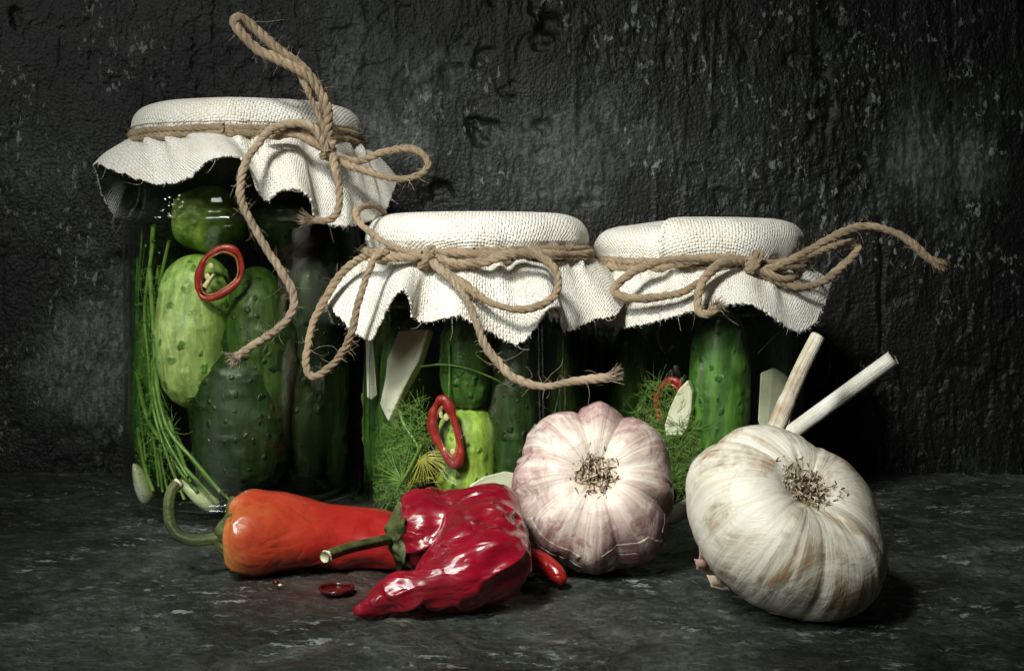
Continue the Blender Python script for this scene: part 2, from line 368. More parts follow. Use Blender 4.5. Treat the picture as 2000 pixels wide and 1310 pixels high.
n0 = len(V); bx = np.array([[-.34, WY+.03, -.002], [.34, WY+.03, -.002], [.34, WY+.03, .27], [-.34, WY+.03, .27]])
c = [0, (nx-1)*nz, nx*nz-1, nz-1]
V = np.vstack([V, bx]); Fq = np.vstack([Fq, [[n0+1, n0, n0+3, n0+2], [c[0], n0, n0+1, c[1]], [c[3], c[2], n0+2, n0+3], [c[0], c[3], n0+3, n0], [c[1], n0+1, n0+2, c[2]]]])
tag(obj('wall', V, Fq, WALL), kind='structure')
nx, ny = 620, 480
xs = np.linspace(-.34, .34, nx); ys = np.linspace(.22, WY+.04, ny)
X, Yv = np.meshgrid(xs, ys, indexing='ij'); q = np.stack([X, Yv, X*0], -1)
d = -.0003+.0004*fbm(q*[40, 55, 1], 3, 5)
for k, (sx_, sy_, th_, dp) in enumerate(((30, 45, .25, .0005), (70, 130, .32, .0005), (60, 260, .42, .0005), (200, 330, .42, .0005))):
    d = d-dp*sstep(th_, th_+.09, fbm(q*[sx_, sy_, 1]+k*3.7, 5, 170+k*9))
d = d-.0004*sstep(.38, .44, fbm(q*[90, 520, 1], 4, 91))*sstep(-.1, .3, fbm(q*12, 2, 92))-.0003*sstep(.3, .4, fbm(q*[380, 480, 1], 2, 93))
qa = np.stack([X*.82+Yv*.57, Yv*.82-X*.57, X*0], -1); d = d-.0006*sstep(.5, .58, fbm(qa*[30, 330, 1], 3, 44))*sstep(0, .3, fbm(q*9, 2, 45))
d = np.minimum(d, .0)
V = np.stack([X, Yv, d], -1).reshape(-1, 3); Fq = gridF(nx, ny); n0 = len(V)
bx = np.array([[-.34, .22, -.025], [.34, .22, -.025], [.34, WY+.04, -.025], [-.34, WY+.04, -.025]])
c = [0, (nx-1)*ny, nx*ny-1, ny-1]
V = np.vstack([V, bx]); Fq = np.vstack([Fq, [[n0, n0+3, n0+2, n0+1], [c[0], n0, n0+1, c[1]], [c[3], c[2], n0+2, n0+3], [c[0], c[3], n0+3, n0], [c[1], n0+1, n0+2, c[2]]]])
tag(obj('table_top', V, Fq, TABLE), kind='structure')

# ---------------------------------------------------------------- jars
class Jar: pass
def make_jar(px, Y, R, zsh, zneck, ztop, zbr, label, brl, brmat):
    ztop -= .005
    j = Jar(); j.cx = PX(px, Y); j.cy = Y; j.R = R; j.Rin = R-.0024; j.zbr = zbr
    rn = R*.885
    out = [(0, .0022), (R*.62, .002), (R*.78, .0), (R*.86, .0002), (R*.95, .0022), (R*.99, .006), (R, .011), (R, zsh*.5), (R, zsh), (R*.985, zsh+.004), (R*.94, zsh+.008), (rn, zneck), (rn, ztop-.004), (rn+.0012, ztop-.002), (rn, ztop)]
    t = .0022
    inn = [(rn-t, ztop-.0003), (rn-t, zneck), (R*.92-t, zsh+.0068), (R*.975-t, zsh+.003), (R-t, zsh-.0005), (R-t, .014), (R*.96-t, .0085), (R*.88-t, .0055), (R*.7, .0045), (0, .0045)]
    po = np.array(out); t_ = spline(po, 90); t_[:, 0] = np.maximum(t_[:, 0], 0); t_[:, 1] = np.maximum(t_[:, 1], 0)
    pi = spline(np.array(inn), 70); pi[:, 0] = np.maximum(pi[:, 0], 0)
    V, Fq = lathe(np.vstack([t_, pi]), 128, j.cx, j.cy)
    V[:, 2] = np.maximum(V[:, 2], 0)
    th = thing('pickle_jar', label, 'jar', (j.cx, j.cy, 0)); j.th = th
    obj('glass_body', V, Fq, GLASS, th)
    e = .0004
    bp = [(0, .0045+e), (R*.7, .0045+e), (R*.88-t-e, .0058+e), (R*.96-t-e, .009), (R-t-e, .0145), (R-t-e, zsh-.0005), (R*.975-t-e, zsh+.003), (R*.92-t-e, zsh+.0064), (rn-t-e, zneck), (rn-t-e, zbr), (0, zbr)]
    V, Fq = lathe(np.array(bp), 96, j.cx, j.cy)
    b = tag(obj('brine', V, Fq, brmat, origin=(j.cx, j.cy, .005)), brl, 'brine')
    return j
J1 = make_jar(478, .571, .0501, .1165, .1315, .1655, .150, 'tall glass jar of pickled cucumbers with dill stems, leftmost and biggest of the three', 'dark green brine filling the tall left jar around the cucumbers', BRINE1)
J2 = make_jar(929, .540, .0452, .083, .0955, .1195, .1085, 'short glass pickle jar in the middle with a pale wedge and dill umbel', 'clear green brine inside the short middle jar', BRINE2)
J3 = make_jar(1360, .560, .0442, .079, .0915, .117, .105, 'short glass pickle jar on the right behind the white garlic bulb', 'green brine inside the right jar behind the garlic bulbs', BRINE2)

def inY(j, px, r=0.0, back=0.0):
    """depth at which something of radius r touches the front inside of the jar"""
    Y = j.cy
    for _ in range(6):
        dx = PX(px, Y)-j.cx; rr = max(1e-6, (j.Rin-.0012-r-back))
        Y = j.cy-math.sqrt(max(rr*rr-dx*dx, 1e-8))
    return Y

# ---------------------------------------------------------------- cloth covers
def cover(j, cxp, Rc, zt, zs, Rs, front, back, label, fold=None, seed=0, name='cloth_cover'):
    """front: list of (ring px, px, py, Y) along the free edge from left to right; back: (angle deg, extra r, z)"""
    cx = PX(cxp, j.cy); cy = j.cy
    ctl = []
    for (rp, px, py, Y) in front:
        s_ = np.clip((PX(rp, cy-Rs*.5)-cx)/Rs, -.9999, .9999); th = math.asin(s_)   # 0 = towards camera, + = right
        ctl.append((th, *P(px, py, Y)))
    for (deg, er, z) in back:
        th = math.radians(deg); r = Rc+er; ctl.append((th, cx+r*math.sin(th), cy-r*math.cos(th), z))
    ctl.sort(key=lambda c: c[0]) if False else None
    ctl = np.array(ctl); m = len(ctl)
    ext = np.vstack([ctl[-1]-[2*PI, 0, 0, 0], ctl, ctl[0]+[2*PI, 0, 0, 0], ctl[1]+[2*PI, 0, 0, 0]])
    N = 960; t = np.linspace(0, m, N, endpoint=False); i = t.astype(int); f = (t-i)[:, None]
    a, b, c_, d_ = ext[i], ext[i+1], ext[i+2], ext[i+3]
    E = .5*((2*b)+(-a+c_)*f+(2*a-5*b+4*c_-d_)*f*f+(-a+3*b-3*c_+d_)*f**3)
    th = np.interp(t, np.arange(m+1), np.r_[ctl[:, 0], ctl[0, 0]+2*PI]); ed = E[:, 1:]
    # frayed edge
    c1 = np.stack([np.arange(N)*.7, np.zeros(N)+seed, np.zeros(N)], -1)
    rag = .0003*noise(c1*1.3, seed)+.0004*noise(c1*.3, seed+5)
    u = np.stack([np.sin(th), -np.cos(th)], 1)
    fo = np.zeros(N)
    if fold is not None: fo = 1-sstep(fold-.012, fold+.008, th)*(1-sstep(1.9, 2.4, th)) 
    # cap profile
    edge_ = np.zeros(N) if fold is None else .0016*(1-fo)*(th > fold-.02)*(1-sstep(fold, fold+1.3, th))
    if fold is not None: edge_ = edge_+.0009*np.exp(-((th-fold-.03)/.016)**2)
    rc = .0095; prof = []
    top = [(0, zt+.0002), (Rc*.3, zt+.0004), (Rc*.6, zt), (Rc-rc*1.1, zt-.0006), (Rc-rc*.45, zt-.0026), (Rc-rc*.1, zt-.0062), (Rc, zt-.010), (Rc-.0004, zs+.0045), (Rs+.0006, zs+.0016), (Rs, zs)]
    pr = spline(np.array(top), 70); pr[0, 0] = 0
    rows = []; sl = np.r_[0, np.cumsum(np.linalg.norm(np.diff(pr, axis=0), axis=1))]; UV = []
    wr = .0005*noise(np.stack([np.cos(th)*3, np.sin(th)*3, th*0+seed], -1), 3)
    for k, (r, z) in enumerate(pr):
        hh = (z-zs)/(zt-zs); pl = (1-abs(2*min(max(hh, 0), 1)-1))
        lowp = math.exp(-((z-zs)/.004)**2)
        rr = r+wr*min(1, r/Rc)*2+lowp*.0007*np.sin(th*23+seed+2*noise(np.stack([th*3, th*0, th*0+seed], -1), 8))+(edge_-fo*.0014)*min(1, r/Rc)*max(0, min(1, hh*3))
        zz = z-fo*.0030*max(0, min(1, hh*1.5))*min(1, r/Rc*1.5)
        rows.append(np.stack([cx+rr*u[:, 0], cy+rr*u[:, 1], zz+th*0], 1)); UV.append(np.stack([sl[k]*u[:, 0], sl[k]*u[:, 1]], 1))
    base = rows[-1]; M = 62
    dl = ed-base; L = np.linalg.norm(dl, axis=1)
    outv = np.stack([u[:, 0], u[:, 1], th*0], 1)
    ctrl = base+dl*[.52, .52, .36]+outv*.0016
    dr = ed-ctrl; dr /= np.linalg.norm(dr, axis=1)[:, None]; ed2 = ed+dr*rag[:, None]*1.5
    for k in range(1, M+1):
        v = k/M; p = base*(1-v)**2+ctrl*2*v*(1-v)+ed2*v*v
        rp = .0006*v*noise(np.stack([np.cos(th)*4, np.sin(th)*4, th*0+v*3+seed], -1), 12)
        gather = (.0015*math.exp(-((v-.16)/.13)**2)+.0005*math.exp(-((v-.5)/.3)**2))*np.sin(th*21+seed+2.5*noise(np.stack([th*2.5, th*0, th*0+seed], -1), 31))
        p = p+outv*(rp+gather)[:, None]
        rows.append(p); s2 = sl[-1]+L*v; UV.append(np.stack([s2*u[:, 0], s2*u[:, 1]], 1))
    A = np.stack(rows, 1); U = np.stack(UV, 1); nv = A.shape[1]     # (N, nv, 3)
    V = A.reshape(-1, 3); Fq = gridF(N, nv, True, False)
    th_ = thing(name, label, 'cloth cover', (cx, cy, zs))
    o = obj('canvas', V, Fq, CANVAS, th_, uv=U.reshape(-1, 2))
    md = o.modifiers.new('thickness', 'SOLIDIFY'); md.thickness = .0008; md.offset = 0
    # loose threads along the torn edge
    acc = Acc(); idx = rng.choice(N, 330)
    st = ed2[idx]; dd = dr[idx]+rng.normal(size=(330, 3))*.5
    hairs(acc, st, dd, .0011, .00011, .5, 4)
    idx = rng.choice(N, 10); hairs(acc, ed2[idx], dr[idx]+[0, 0, -.6], .009, .00008, .7, 8)
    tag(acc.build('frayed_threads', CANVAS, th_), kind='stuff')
    return th_
f1 = [(272, 183, 322, .553), (285, 225, 334, .536), (308, 285, 356, .522), (335, 335, 359, .513), (362, 372, 346, .505), (388, 400, 318, .498), (415, 432, 306, .496), (445, 468, 309, .500), (465, 491, 335, .509), (482, 502, 368, .513), (505, 521, 392, .512), (530, 552, 372, .506), (555, 585, 371, .503), (578, 610, 395, .508), (598, 614, 424, .513), (625, 650, 440, .516), (650, 690, 441, .520), (672, 728, 430, .530), (690, 752, 412, .542), (698, 765, 380, .556)]
b1_ = [(100, .016, .139), (118, .010, .135), (140, .018, .138), (165, .012, .134), (190, .018, .137), (215, .011, .133), (235, .014, .130), (250, .010, .124), (262, .012, .122), (270, .0145, .131)]
C1 = cover(J1, 485, .0474, .1695, .1545, .0458, f1, b1_, 'off white canvas cloth cover with a flared pointed corner on the tall left jar', seed=1)
f2 = [(728, 632, 578, .520), (740, 655, 612, .510), (757, 690, 646, .500), (772, 722, 664, .492), (785, 742, 635, .485), (800, 762, 590, .478), (822, 786, 566, .474), (845, 802, 590, .476), (862, 808, 620, .481), (882, 840, 628, .482), (905, 890, 618, .478), (928, 920, 630, .478), (950, 960, 652, .480), (975, 1012, 671, .483), (1000, 1045, 640, .484), (1028, 1070, 606, .482), (1050, 1092, 604, .485), (1068, 1098, 640, .492), (1090, 1118, 645, .495), (1112, 1150, 628, .498), (1130, 1205, 610, .503)]
b2_ = [(92, .016, .092), (110, .010, .086), (130, .016, .090), (155, .010, .085), (180, .015, .089), (205, .010, .086), (230, .012, .090), (248, .009, .083), (262, .010, .079), (274, .013, .079)]
C2 = cover(J2, 932, .0453, .1228, .1068, .0430, f2, b2_, 'white canvas cloth cover with a jagged hanging hem on the middle jar', seed=4)
f3 = [(1168, 1165, 560, .530), (1185, 1150, 600, .518), (1205, 1190, 635, .515), (1235, 1240, 637, .508), (1270, 1300, 622, .505), (1310, 1350, 610, .503), (1350, 1392, 600, .501), (1395, 1430, 593, .497), (1430, 1465, 594, .494), (1460, 1500, 612, .496), (1490, 1530, 634, .500), (1515, 1560, 648, .505), (1535, 1592, 632, .514), (1550, 1610, 600, .525), (1558, 1618, 572, .540)]
b3_ = [(100, .014, .094), (118, .010, .086), (140, .015, .090), (165, .009, .085), (190, .014, .088), (215, .010, .085), (240, .010, .088), (262, .006, .086), (280, .004, .088)]
C3 = cover(J3, 1360, .0441, .1208, .1022, .0418, f3, b3_, 'white canvas cloth cover with an overlapping seam on its rim, on the right jar', fold=-.46, seed=8)

# ---------------------------------------------------------------- twine
def twineVF(acc, pts, r=.0015, plies=3, pitch=.0098, step=.0006, closed=False, n=400):
    p = spline(np.asarray(pts), n, closed); p, s = resample(p, step)
    j = np.stack([s*90, s*0+random.random()*50, s*0], -1)
    p = p+.0004*np.stack([noise(j, 1), noise(j, 2), noise(j, 3)], -1)
    T, N, B = frames(p); ph0 = random.random()*6
    wv = 1+.22*noise(j*.8, 4)
    for k in range(plies):
        a = 2*PI*k/plies+2*PI*s/pitch+ph0+1.1*noise(j*.5, 9)
        q = p+(r*.44*wv*np.cos(a))[:, None]*N+(r*.44*wv*np.sin(a))[:, None]*B
        rr = r*.60*wv*(1+.22*noise(j*5+k*9, 5))
        V, Fq, U = tubeVF(q, rr, 8); U = U+[0, k*.01]
        acc.add(V, Fq, U)
    return p, T, N, B
def piece(th, name, pts, r=.0015, fuzz=1.0, frayed=False, mat=None, fz=None, **kw):
    acc = Acc(); p, T, N, B = twineVF(acc, pts, r, **kw)
    n = int(len(p)*.42*fuzz); idx = rng.integers(0, len(p), n); a = rng.random(n)*2*PI
    rad = np.cos(a)[:, None]*N[idx]+np.sin(a)[:, None]*B[idx]
    hairs(fz, p[idx]+rad*r*.8, rad+T[idx]*rng.choice([-1, 1], n)[:, None]*rng.uniform(.3, 1.6, n)[:, None], .0042, .00011, .6, 5)
    n2 = int(n*.12); idx = rng.integers(0, len(p), n2); a = rng.random(n2)*2*PI
    rad = np.cos(a)[:, None]*N[idx]+np.sin(a)[:, None]*B[idx]
    hairs(fz, p[idx]+rad*r*.8, rad+T[idx], .012, .00009, .7, 8)
    if frayed:
        k = 70; e = p[-1]-T[-1]*.002; ang = rng.random(k)*2*PI; q = rng.random(k)*r
        off = (q*np.cos(ang))[:, None]*N[-1]+(q*np.sin(ang))[:, None]*B[-1]
        hairs(acc, e+off, T[-1]+off/r*.5, .0050, .00016, .25, 4)
    return acc.build(name, mat or TWINE, th)
def ring_pts(j, cxp, Rs, z, a0=0, a1=2*PI, n=60, dz=0, r=0, seed=0):
    cx = PX(cxp, j.cy); t = np.linspace(a0, a1, n)
    return np.stack([cx+(Rs+r)*np.sin(t), j.cy-(Rs+r)*np.cos(t), z+dz*np.sin(t*2+seed)+0*t], 1)
def L3(*a): return [P(*x) for x in a]

# left jar
fz = Acc(); T1 = thing('twine', 'jute twine on the tall left jar, its long loop standing straight up', 'twine', (C1.location.x, C1.location.y, .1545))
piece(T1, 'wrap', ring_pts(J1, 485, .0458, .1563, .02, 2*PI, dz=.0004, r=.0026), .0015, fz=fz, n=900)
piece(T1, 'wrap', ring_pts(J1, 485, .0458, .1537, .02, 2*PI, dz=.0006, r=.0028, seed=2), .0015, fz=fz, n=900)
piece(T1, 'loop', L3((645,290,.520),(640,250,.517),(637,205,.515),(615,165,.513),(585,140,.511),(545,118,.509),(505,98,.508),(470,62,.507),(458,42,.508),(470,34,.511),(500,58,.513),(540,92,.514),(580,122,.515),(615,162,.516),(630,200,.518),(634,240,.521),(640,285,.522)), .0017, fz=fz)
piece(T1, 'loop', L3((643,285,.518),(628,240,.5165),(610,200,.515),(596,168,.513),(575,135,.514),(548,120,.515)), .0012, fz=fz, fuzz=.5)
piece(T1, 'loop', L3((655,300,.516),(700,315,.516),(745,297,.515),(790,290,.515),(822,300,.515),(836,320,.515),(825,338,.514),(795,348,.512),(755,345,.511),(715,335,.511),(680,322,.513),(655,305,.516)), .0014, fz=fz)
piece(T1, 'loop', L3((640,298,.514),(600,262,.512),(560,250,.513),(520,258,.514)), .0015, fz=fz)
piece(T1, 'loop', L3((645,300,.5135),(612,280,.511),(575,262,.511),(540,268,.513),(515,262,.5145)), .0014, fz=fz, fuzz=.4)
piece(T1, 'tail', L3((640,292,.512),(610,250,.509),(570,240,.508),(530,252,.507),(500,285,.504),(478,325,.498),(468,370,.496),(475,408,.496),(498,450,.497),(522,490,.497),(550,530,.497),(572,575,.497),(570,610,.496),(550,638,.495),(515,660,.493),(485,680,.491),(460,700,.489)), .0016, fz=fz, frayed=True, mat=PALETWINE, fuzz=1.6)
piece(T1, 'tail', L3((652,300,.512),(655,340,.508),(663,385,.507),(658,415,.507),(640,430,.506),(615,432,.505),(600,430,.504)), .0014, fz=fz, frayed=True)
def knot(th, px, py, Y, r, size, fz, k=3):
    c_ = P(px, py, Y); acc = Acc()
    for q in range(k):
        t = np.linspace(0, 2*PI*.93, 40); a = q*1.1
        pts = np.stack([size*.6*np.cos(t)*math.cos(a)+.0005*q, -.0010+size*.65*np.sin(t), size*np.cos(t)*math.sin(a+.9)+size*.3*np.sin(t)*math.cos(a*2)], 1)+c_
        twineVF(acc, pts, r, n=80)
    return acc.build('knot', TWINE, th)
knot(T1, 640, 292, .5165, .0013, .0036, fz)
tag(fz.build('loose_fibres', PALETWINE, T1), kind='stuff')
# middle jar
fz = Acc(); T2 = thing('twine', 'jute twine tied in a bow round the middle jar with a tail curving down right', 'twine', (C2.location.x, C2.location.y, .1068))
for q, (z, rr) in enumerate(((.1083, .0026), (.1060, .0032), (.1040, .0024), (.1072, .0046))):
    piece(T2, 'wrap', ring_pts(J2, 932, .0430, z, -.28 if q == 3 else .02, 1.35 if q == 3 else 2*PI, dz=.0005, r=rr, seed=q), .00145, fz=fz, n=900)
piece(T2, 'loop', L3((832,502,.490),(780,497,.490),(735,490,.495),(700,507,.505),(665,535,.508),(635,580,.508),(612,630,.503),(600,675,.498),(597,712,.495),(612,735,.493),(640,722,.491),(668,690,.488),(688,645,.484),(700,595,.484),(715,545,.486),(735,500,.489),(760,493,.489)), .00145, fz=fz)
piece(T2, 'loop', L3((835,505,.490),(880,520,.488),(935,515,.486),(980,500,.484),(1030,493,.483),(1068,508,.482),(1090,540,.480),(1088,570,.478),(1065,592,.477),(1025,603,.476),(980,598,.476),(940,580,.477),(905,555,.479),(870,530,.483),(842,508,.488)), .0015, fz=fz)
piece(T2, 'loop', L3((840,498,.489),(890,515,.487),(945,508,.486),(1000,490,.487),(1060,494,.490)), .0014, fz=fz)
piece(T2, 'tail', L3((845,510,.486),(880,545,.480),(910,585,.475),(928,630,.472),(945,675,.471),(970,708,.470),(1005,738,.469),(1050,753,.468),(1100,750,.466),(1150,742,.464),(1200,732,.463)), .0015, fz=fz, frayed=True, mat=PALETWINE, fuzz=1.6)
piece(T2, 'tail', L3((825,500,.489),(790,490,.488),(755,475,.490),(720,452,.494),(698,430,.499),(697,412,.504),(715,403,.512),(738,406,.522),(750,418,.530)), .0013, fz=fz)
piece(T2, 'loop', L3((825,498,.487),(790,503,.487),(745,500,.492),(722,495,.500)), .0015, fz=fz, fuzz=.5)
knot(T2, 832, 503, .4895, .00135, .0036, fz)
tag(fz.build('loose_fibres', PALETWINE, T2), kind='stuff')
# right jar
fz = Acc(); T3 = thing('twine', 'jute twine round the right jar with a long tail reaching up to the right', 'twine', (C3.location.x, C3.location.y, .1022))
for q, (z, rr) in enumerate(((.1034, .0026), (.1011, .0032), (.0993, .0022))):
    piece(T3, 'wrap', ring_pts(J3, 1360, .0418, z, .02, 2*PI, dz=.0005, r=rr, seed=q+3), .00145, fz=fz, n=900)
piece(T3, 'loop', L3((1465,512,.513),(1420,503,.511),(1360,505,.510),(1300,510,.509),(1250,525,.508),(1215,548,.506),(1200,570,.505),(1225,580,.504),(1280,580,.502),(1330,570,.501),(1375,545,.503),(1410,518,.507),(1450,510,.511)), .0015, fz=fz)
piece(T3, 'tail', L3((1455,508,.510),(1415,512,.505),(1388,530,.501),(1370,558,.497),(1364,590,.494),(1372,612,.492),(1388,612,.491),(1402,598,.490)), .0016, fz=fz, frayed=True, fuzz=1.5)
piece(T3, 'loop', L3((1465,515,.513),(1500,540,.511),(1545,558,.512),(1590,555,.514),(1630,532,.516),(1662,505,.517),(1676,485,.518),(1660,474,.520),(1625,482,.521),(1580,500,.520),(1530,512,.518),(1480,515,.516)), .0015, fz=fz)
piece(T3, 'tail', L3((1470,520,.511),(1510,522,.510),(1555,502,.511),(1600,478,.512),(1645,456,.512),(1695,442,.512),(1740,450,.510),(1775,472,.508),(1805,498,.506),(1833,516,.505)), .0016, fz=fz, frayed=True, fuzz=1.5)
piece(T3, 'loop', L3((1440,505,.511),(1490,528,.509),(1530,545,.511),(1562,538,.520)), .0015, fz=fz, fuzz=.5)
knot(T3, 1468, 512, .5105, .0014, .0037, fz, 4)
tag(fz.build('loose_fibres', PALETWINE, T3), kind='stuff')

# ---------------------------------------------------------------- jar contents
def cucumber(j, px, y0, y1, rpx, mat, label, lean=0, Y=None, back=0.0, group=None, seed=None, bumps=.0004):
    seed = random.randint(0, 999) if seed is None else seed
    rm = rpx*(j.cy-.03)/F
    Y = inY(j, px, rm, back) if Y is None else Y
    a = P(px+lean, y0, Y); b = P(px-lean, y1, Y); a[2] = min(a[2], j.zbr-.002); b[2] = max(b[2], .0062)
    L = np.linalg.norm(b-a); n = 90; t = np.linspace(-1, 1, n); tt = np.sin(t*PI/2); m = 64
    prof = (1-np.abs(tt)**3.4)**.5; an = np.linspace(0, 2*PI, m, endpoint=False)
    T_, A_ = np.meshgrid(tt, an, indexing='ij'); R_ = prof[:, None]*rm*np.ones_like(A_)
    q = np.stack([np.cos(A_)*rm*60, np.sin(A_)*rm*60, T_*L*40+seed], -1)
    R_ = R_*(1+.05*noise(q, seed))+bumps*np.clip(noise(q*5, seed+3)-.35, 0, 1)*4*(prof[:, None] > .2)
    bow = .0012*np.cos(T_*1.5)
    V = np.stack([R_*np.cos(A_)+bow, R_*np.sin(A_), T_*L/2], -1).reshape(-1, 3)
    M = Vector(a-b).to_track_quat('Z', 'Y').to_matrix().to_4x4()
    M = Matrix.Translation(tuple((a+b)/2)) @ M
    o = obj('cucumber', V, gridF(n, m, False, True), mat, M=M)
    return tag(o, label, 'cucumber', group)
# tall left jar
DEEPMID = m_cuke('olive_cucumber_skin', (.02, .045, .008), (.06, .105, .02), (.01, .025, .005))
cucumber(J1, 386, 496, 800, 76, CUKE_PALE, 'pale green cucumber lit behind the red ring in the tall jar', seed=3)
cucumber(J1, 505, 520, 900, 66, DEEPMID, 'spotted green cucumber right of the pale one in the tall jar', lean=-4, back=.004)
BLACKISH = m_cuke('shaded_cucumber_skin', (.0022, .006, .0015), (.006, .014, .003), (.0015, .004, .001))  # shade at the jar's right and back put into a near-black skin colour
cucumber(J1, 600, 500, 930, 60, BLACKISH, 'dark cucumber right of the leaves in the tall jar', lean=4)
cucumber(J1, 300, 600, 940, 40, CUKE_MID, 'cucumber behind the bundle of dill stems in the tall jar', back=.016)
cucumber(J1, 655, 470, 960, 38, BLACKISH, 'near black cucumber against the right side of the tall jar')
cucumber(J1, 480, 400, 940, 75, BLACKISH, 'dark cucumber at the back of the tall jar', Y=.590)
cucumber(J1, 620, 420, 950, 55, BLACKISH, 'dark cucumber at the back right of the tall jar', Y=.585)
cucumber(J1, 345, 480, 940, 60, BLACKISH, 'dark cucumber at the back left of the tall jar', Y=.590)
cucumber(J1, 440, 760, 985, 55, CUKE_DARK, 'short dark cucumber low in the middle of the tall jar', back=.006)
# blossom end of a cucumber lying under the shoulder
def end_on(cpx, cpy, Y, rpx, dir_, L, mat, label):
    rm = rpx*Y/F; n = 60; m = 56; tt = np.sin(np.linspace(-1, 1, n)*PI/2); prof = (1-np.abs(tt)**2.6)**.5; an = np.linspace(0, 2*PI, m, endpoint=False)
    T_, A_ = np.meshgrid(tt, an, indexing='ij'); R_ = prof[:, None]*rm*(1+.05*np.cos(A_*5)*1.0)
    V = np.stack([R_*np.cos(A_), R_*np.sin(A_), T_*L/2], -1).reshape(-1, 3)
    M = Matrix.Translation(tuple(P(cpx, cpy, Y)+np.array(dir_)/np.linalg.norm(dir_)*-L/2*.7)) @ Vector(dir_).to_track_quat('Z', 'Y').to_matrix().to_4x4()
    return tag(obj('cucumber', V, gridF(n, m, False, True), mat, M=M), label, 'cucumber')
end_on(385, 420, .541, 68, (-.1, -.9, .15), .045, m_cuke('cucumber_end_skin', (.20, .32, .05), (.50, .60, .18), (.14, .20, .03), 120), 'cucumber end facing out under the shoulder of the tall jar')
end_on(540, 440, .555, 60, (.1, -.9, .1), .045, CUKE_DARK, 'dark cucumber end under the cloth of the tall jar')

DEEP = m_cuke('deep_green_cucumber_skin', (.006, .020, .004), (.018, .042, .008), (.004, .014, .003))
cucumber(J1, 478, 672, 965, 100, DEEP, 'fat dark green cucumber low in the middle of the tall jar', seed=21)
cucumber(J1, 512, 598, 800, 88, DEEP, 'dark green cucumber whose round top shows below the red ring in the tall jar', back=.0035, seed=22)

PITH = m_simple('chili_membrane', (.28, .05, .02), (.42, .16, .05), 500, .35, coat=.4)
def ringmesh(pts, r, mat, name, parent=None, sq=(1, .7), origin=None, n=90, sides=12):
    p = spline(np.array(pts), n, True); rr = r*(1+.45*noise(np.stack([np.arange(n)*.16, np.zeros(n), np.zeros(n)], -1), 7))
    V, Fq, U = tubeVF(p, rr, sides, True, sq); return obj(name, V, Fq, mat, parent, uv=U)
def chili_ring(j, outline, r, label, seeds=(), flesh=(), dr=.0018):
    c_ = np.mean(outline, axis=0); Y0 = inY(j, c_[0])+dr
    th = thing('chili_ring', label, 'chili ring', P(c_[0], c_[1], Y0))
    ringmesh([P(px, py, inY(j, px)+dr) for px, py in outline], r, CHILI, 'flesh_ring', th)
    k_ = 1-r*1.15*F/Y0/np.mean(np.linalg.norm(np.array(outline)-c_, axis=1))
    ringmesh([P(*(c_+(np.array(o_)-c_)*k_), inY(j, o_[0])+dr) for o_ in outline], r*.42, PITH, 'membrane', th)
    for (px, py) in seeds:
        c2 = P(px, py, inY(j, px)+dr); t = np.linspace(0, PI, 8); pr = np.stack([.0011*np.sin(t), -.0011*np.cos(t)*.5], 1); V, Fq = lathe(pr, 12)
        V = V[:, [0, 2, 1]]*[1, .8, 1.3]+c2; obj('seed', V, Fq, SEED, th)
    for pts in flesh:
        acc = Acc(); p = spline(L3(*[(a, b, inY(j, a)+dr) for a, b in pts]), 20); V, Fq, U = tubeVF(p, np.linspace(.0011, .0006, 20)*(1+.3*noise(p*900, 3)), 8); acc.add(V, Fq, U); acc.build('pith', SEED, th)
    return th
chili_ring(J1, [(436,484),(462,492),(472,515),(468,545),(440,570),(412,583),(392,578),(386,555),(392,525),(405,500)], .0013, 'thin red chili ring against the glass in the tall jar', [(405,540),(412,520)], [[(400,560),(410,545),(418,535)]])
chili_ring(J2, [(866,780),(880,800),(890,830),(898,865),(898,892),(888,907),(874,895),(860,872),(848,845),(844,815),(852,790)], .0017, 'tall oval red chili ring in the middle jar', [(872,815),(868,880),(885,882)], [[(860,800),(862,815)]])
chili_ring(J3, [(1312,742),(1328,755),(1326,790),(1312,822),(1295,828),(1284,805),(1284,775),(1295,750)], .0013, 'dull red chili ring behind the clove slice in the right jar', [], [], dr=.004)

def slab(j, poly, thick, mat, name, label, cat, dr=.0012, parent=None, tw=(6, 0)):
    """solid wedge: front outline in px, pushed back by thick and shifted tw px; rounded by bevel"""
    f = [P(x, y, inY(j, np.clip(x, 0, 2000))+dr) for x, y in poly]; Yc = np.mean([a[1] for a in f])
    f = [P(x, y, Yc+(a[1]-Yc)*.5) for (x, y), a in zip(poly, f)]
    b = [P(x+tw[0], y+tw[1], Yc+thick) for x, y in poly]; n = len(poly)
    V = np.array(f+b); Fc = [list(range(n))[::-1], list(range(n, 2*n))]+[[i, (i+1) % n, n+(i+1) % n, n+i] for i in range(n)]
    o = obj(name, V, Fc, mat, smooth=False, origin=tuple(V.mean(0)))
    md = o.modifiers.new('bevel', 'BEVEL'); md.width = .0006; md.segments = 2
    return tag(o, label, cat)
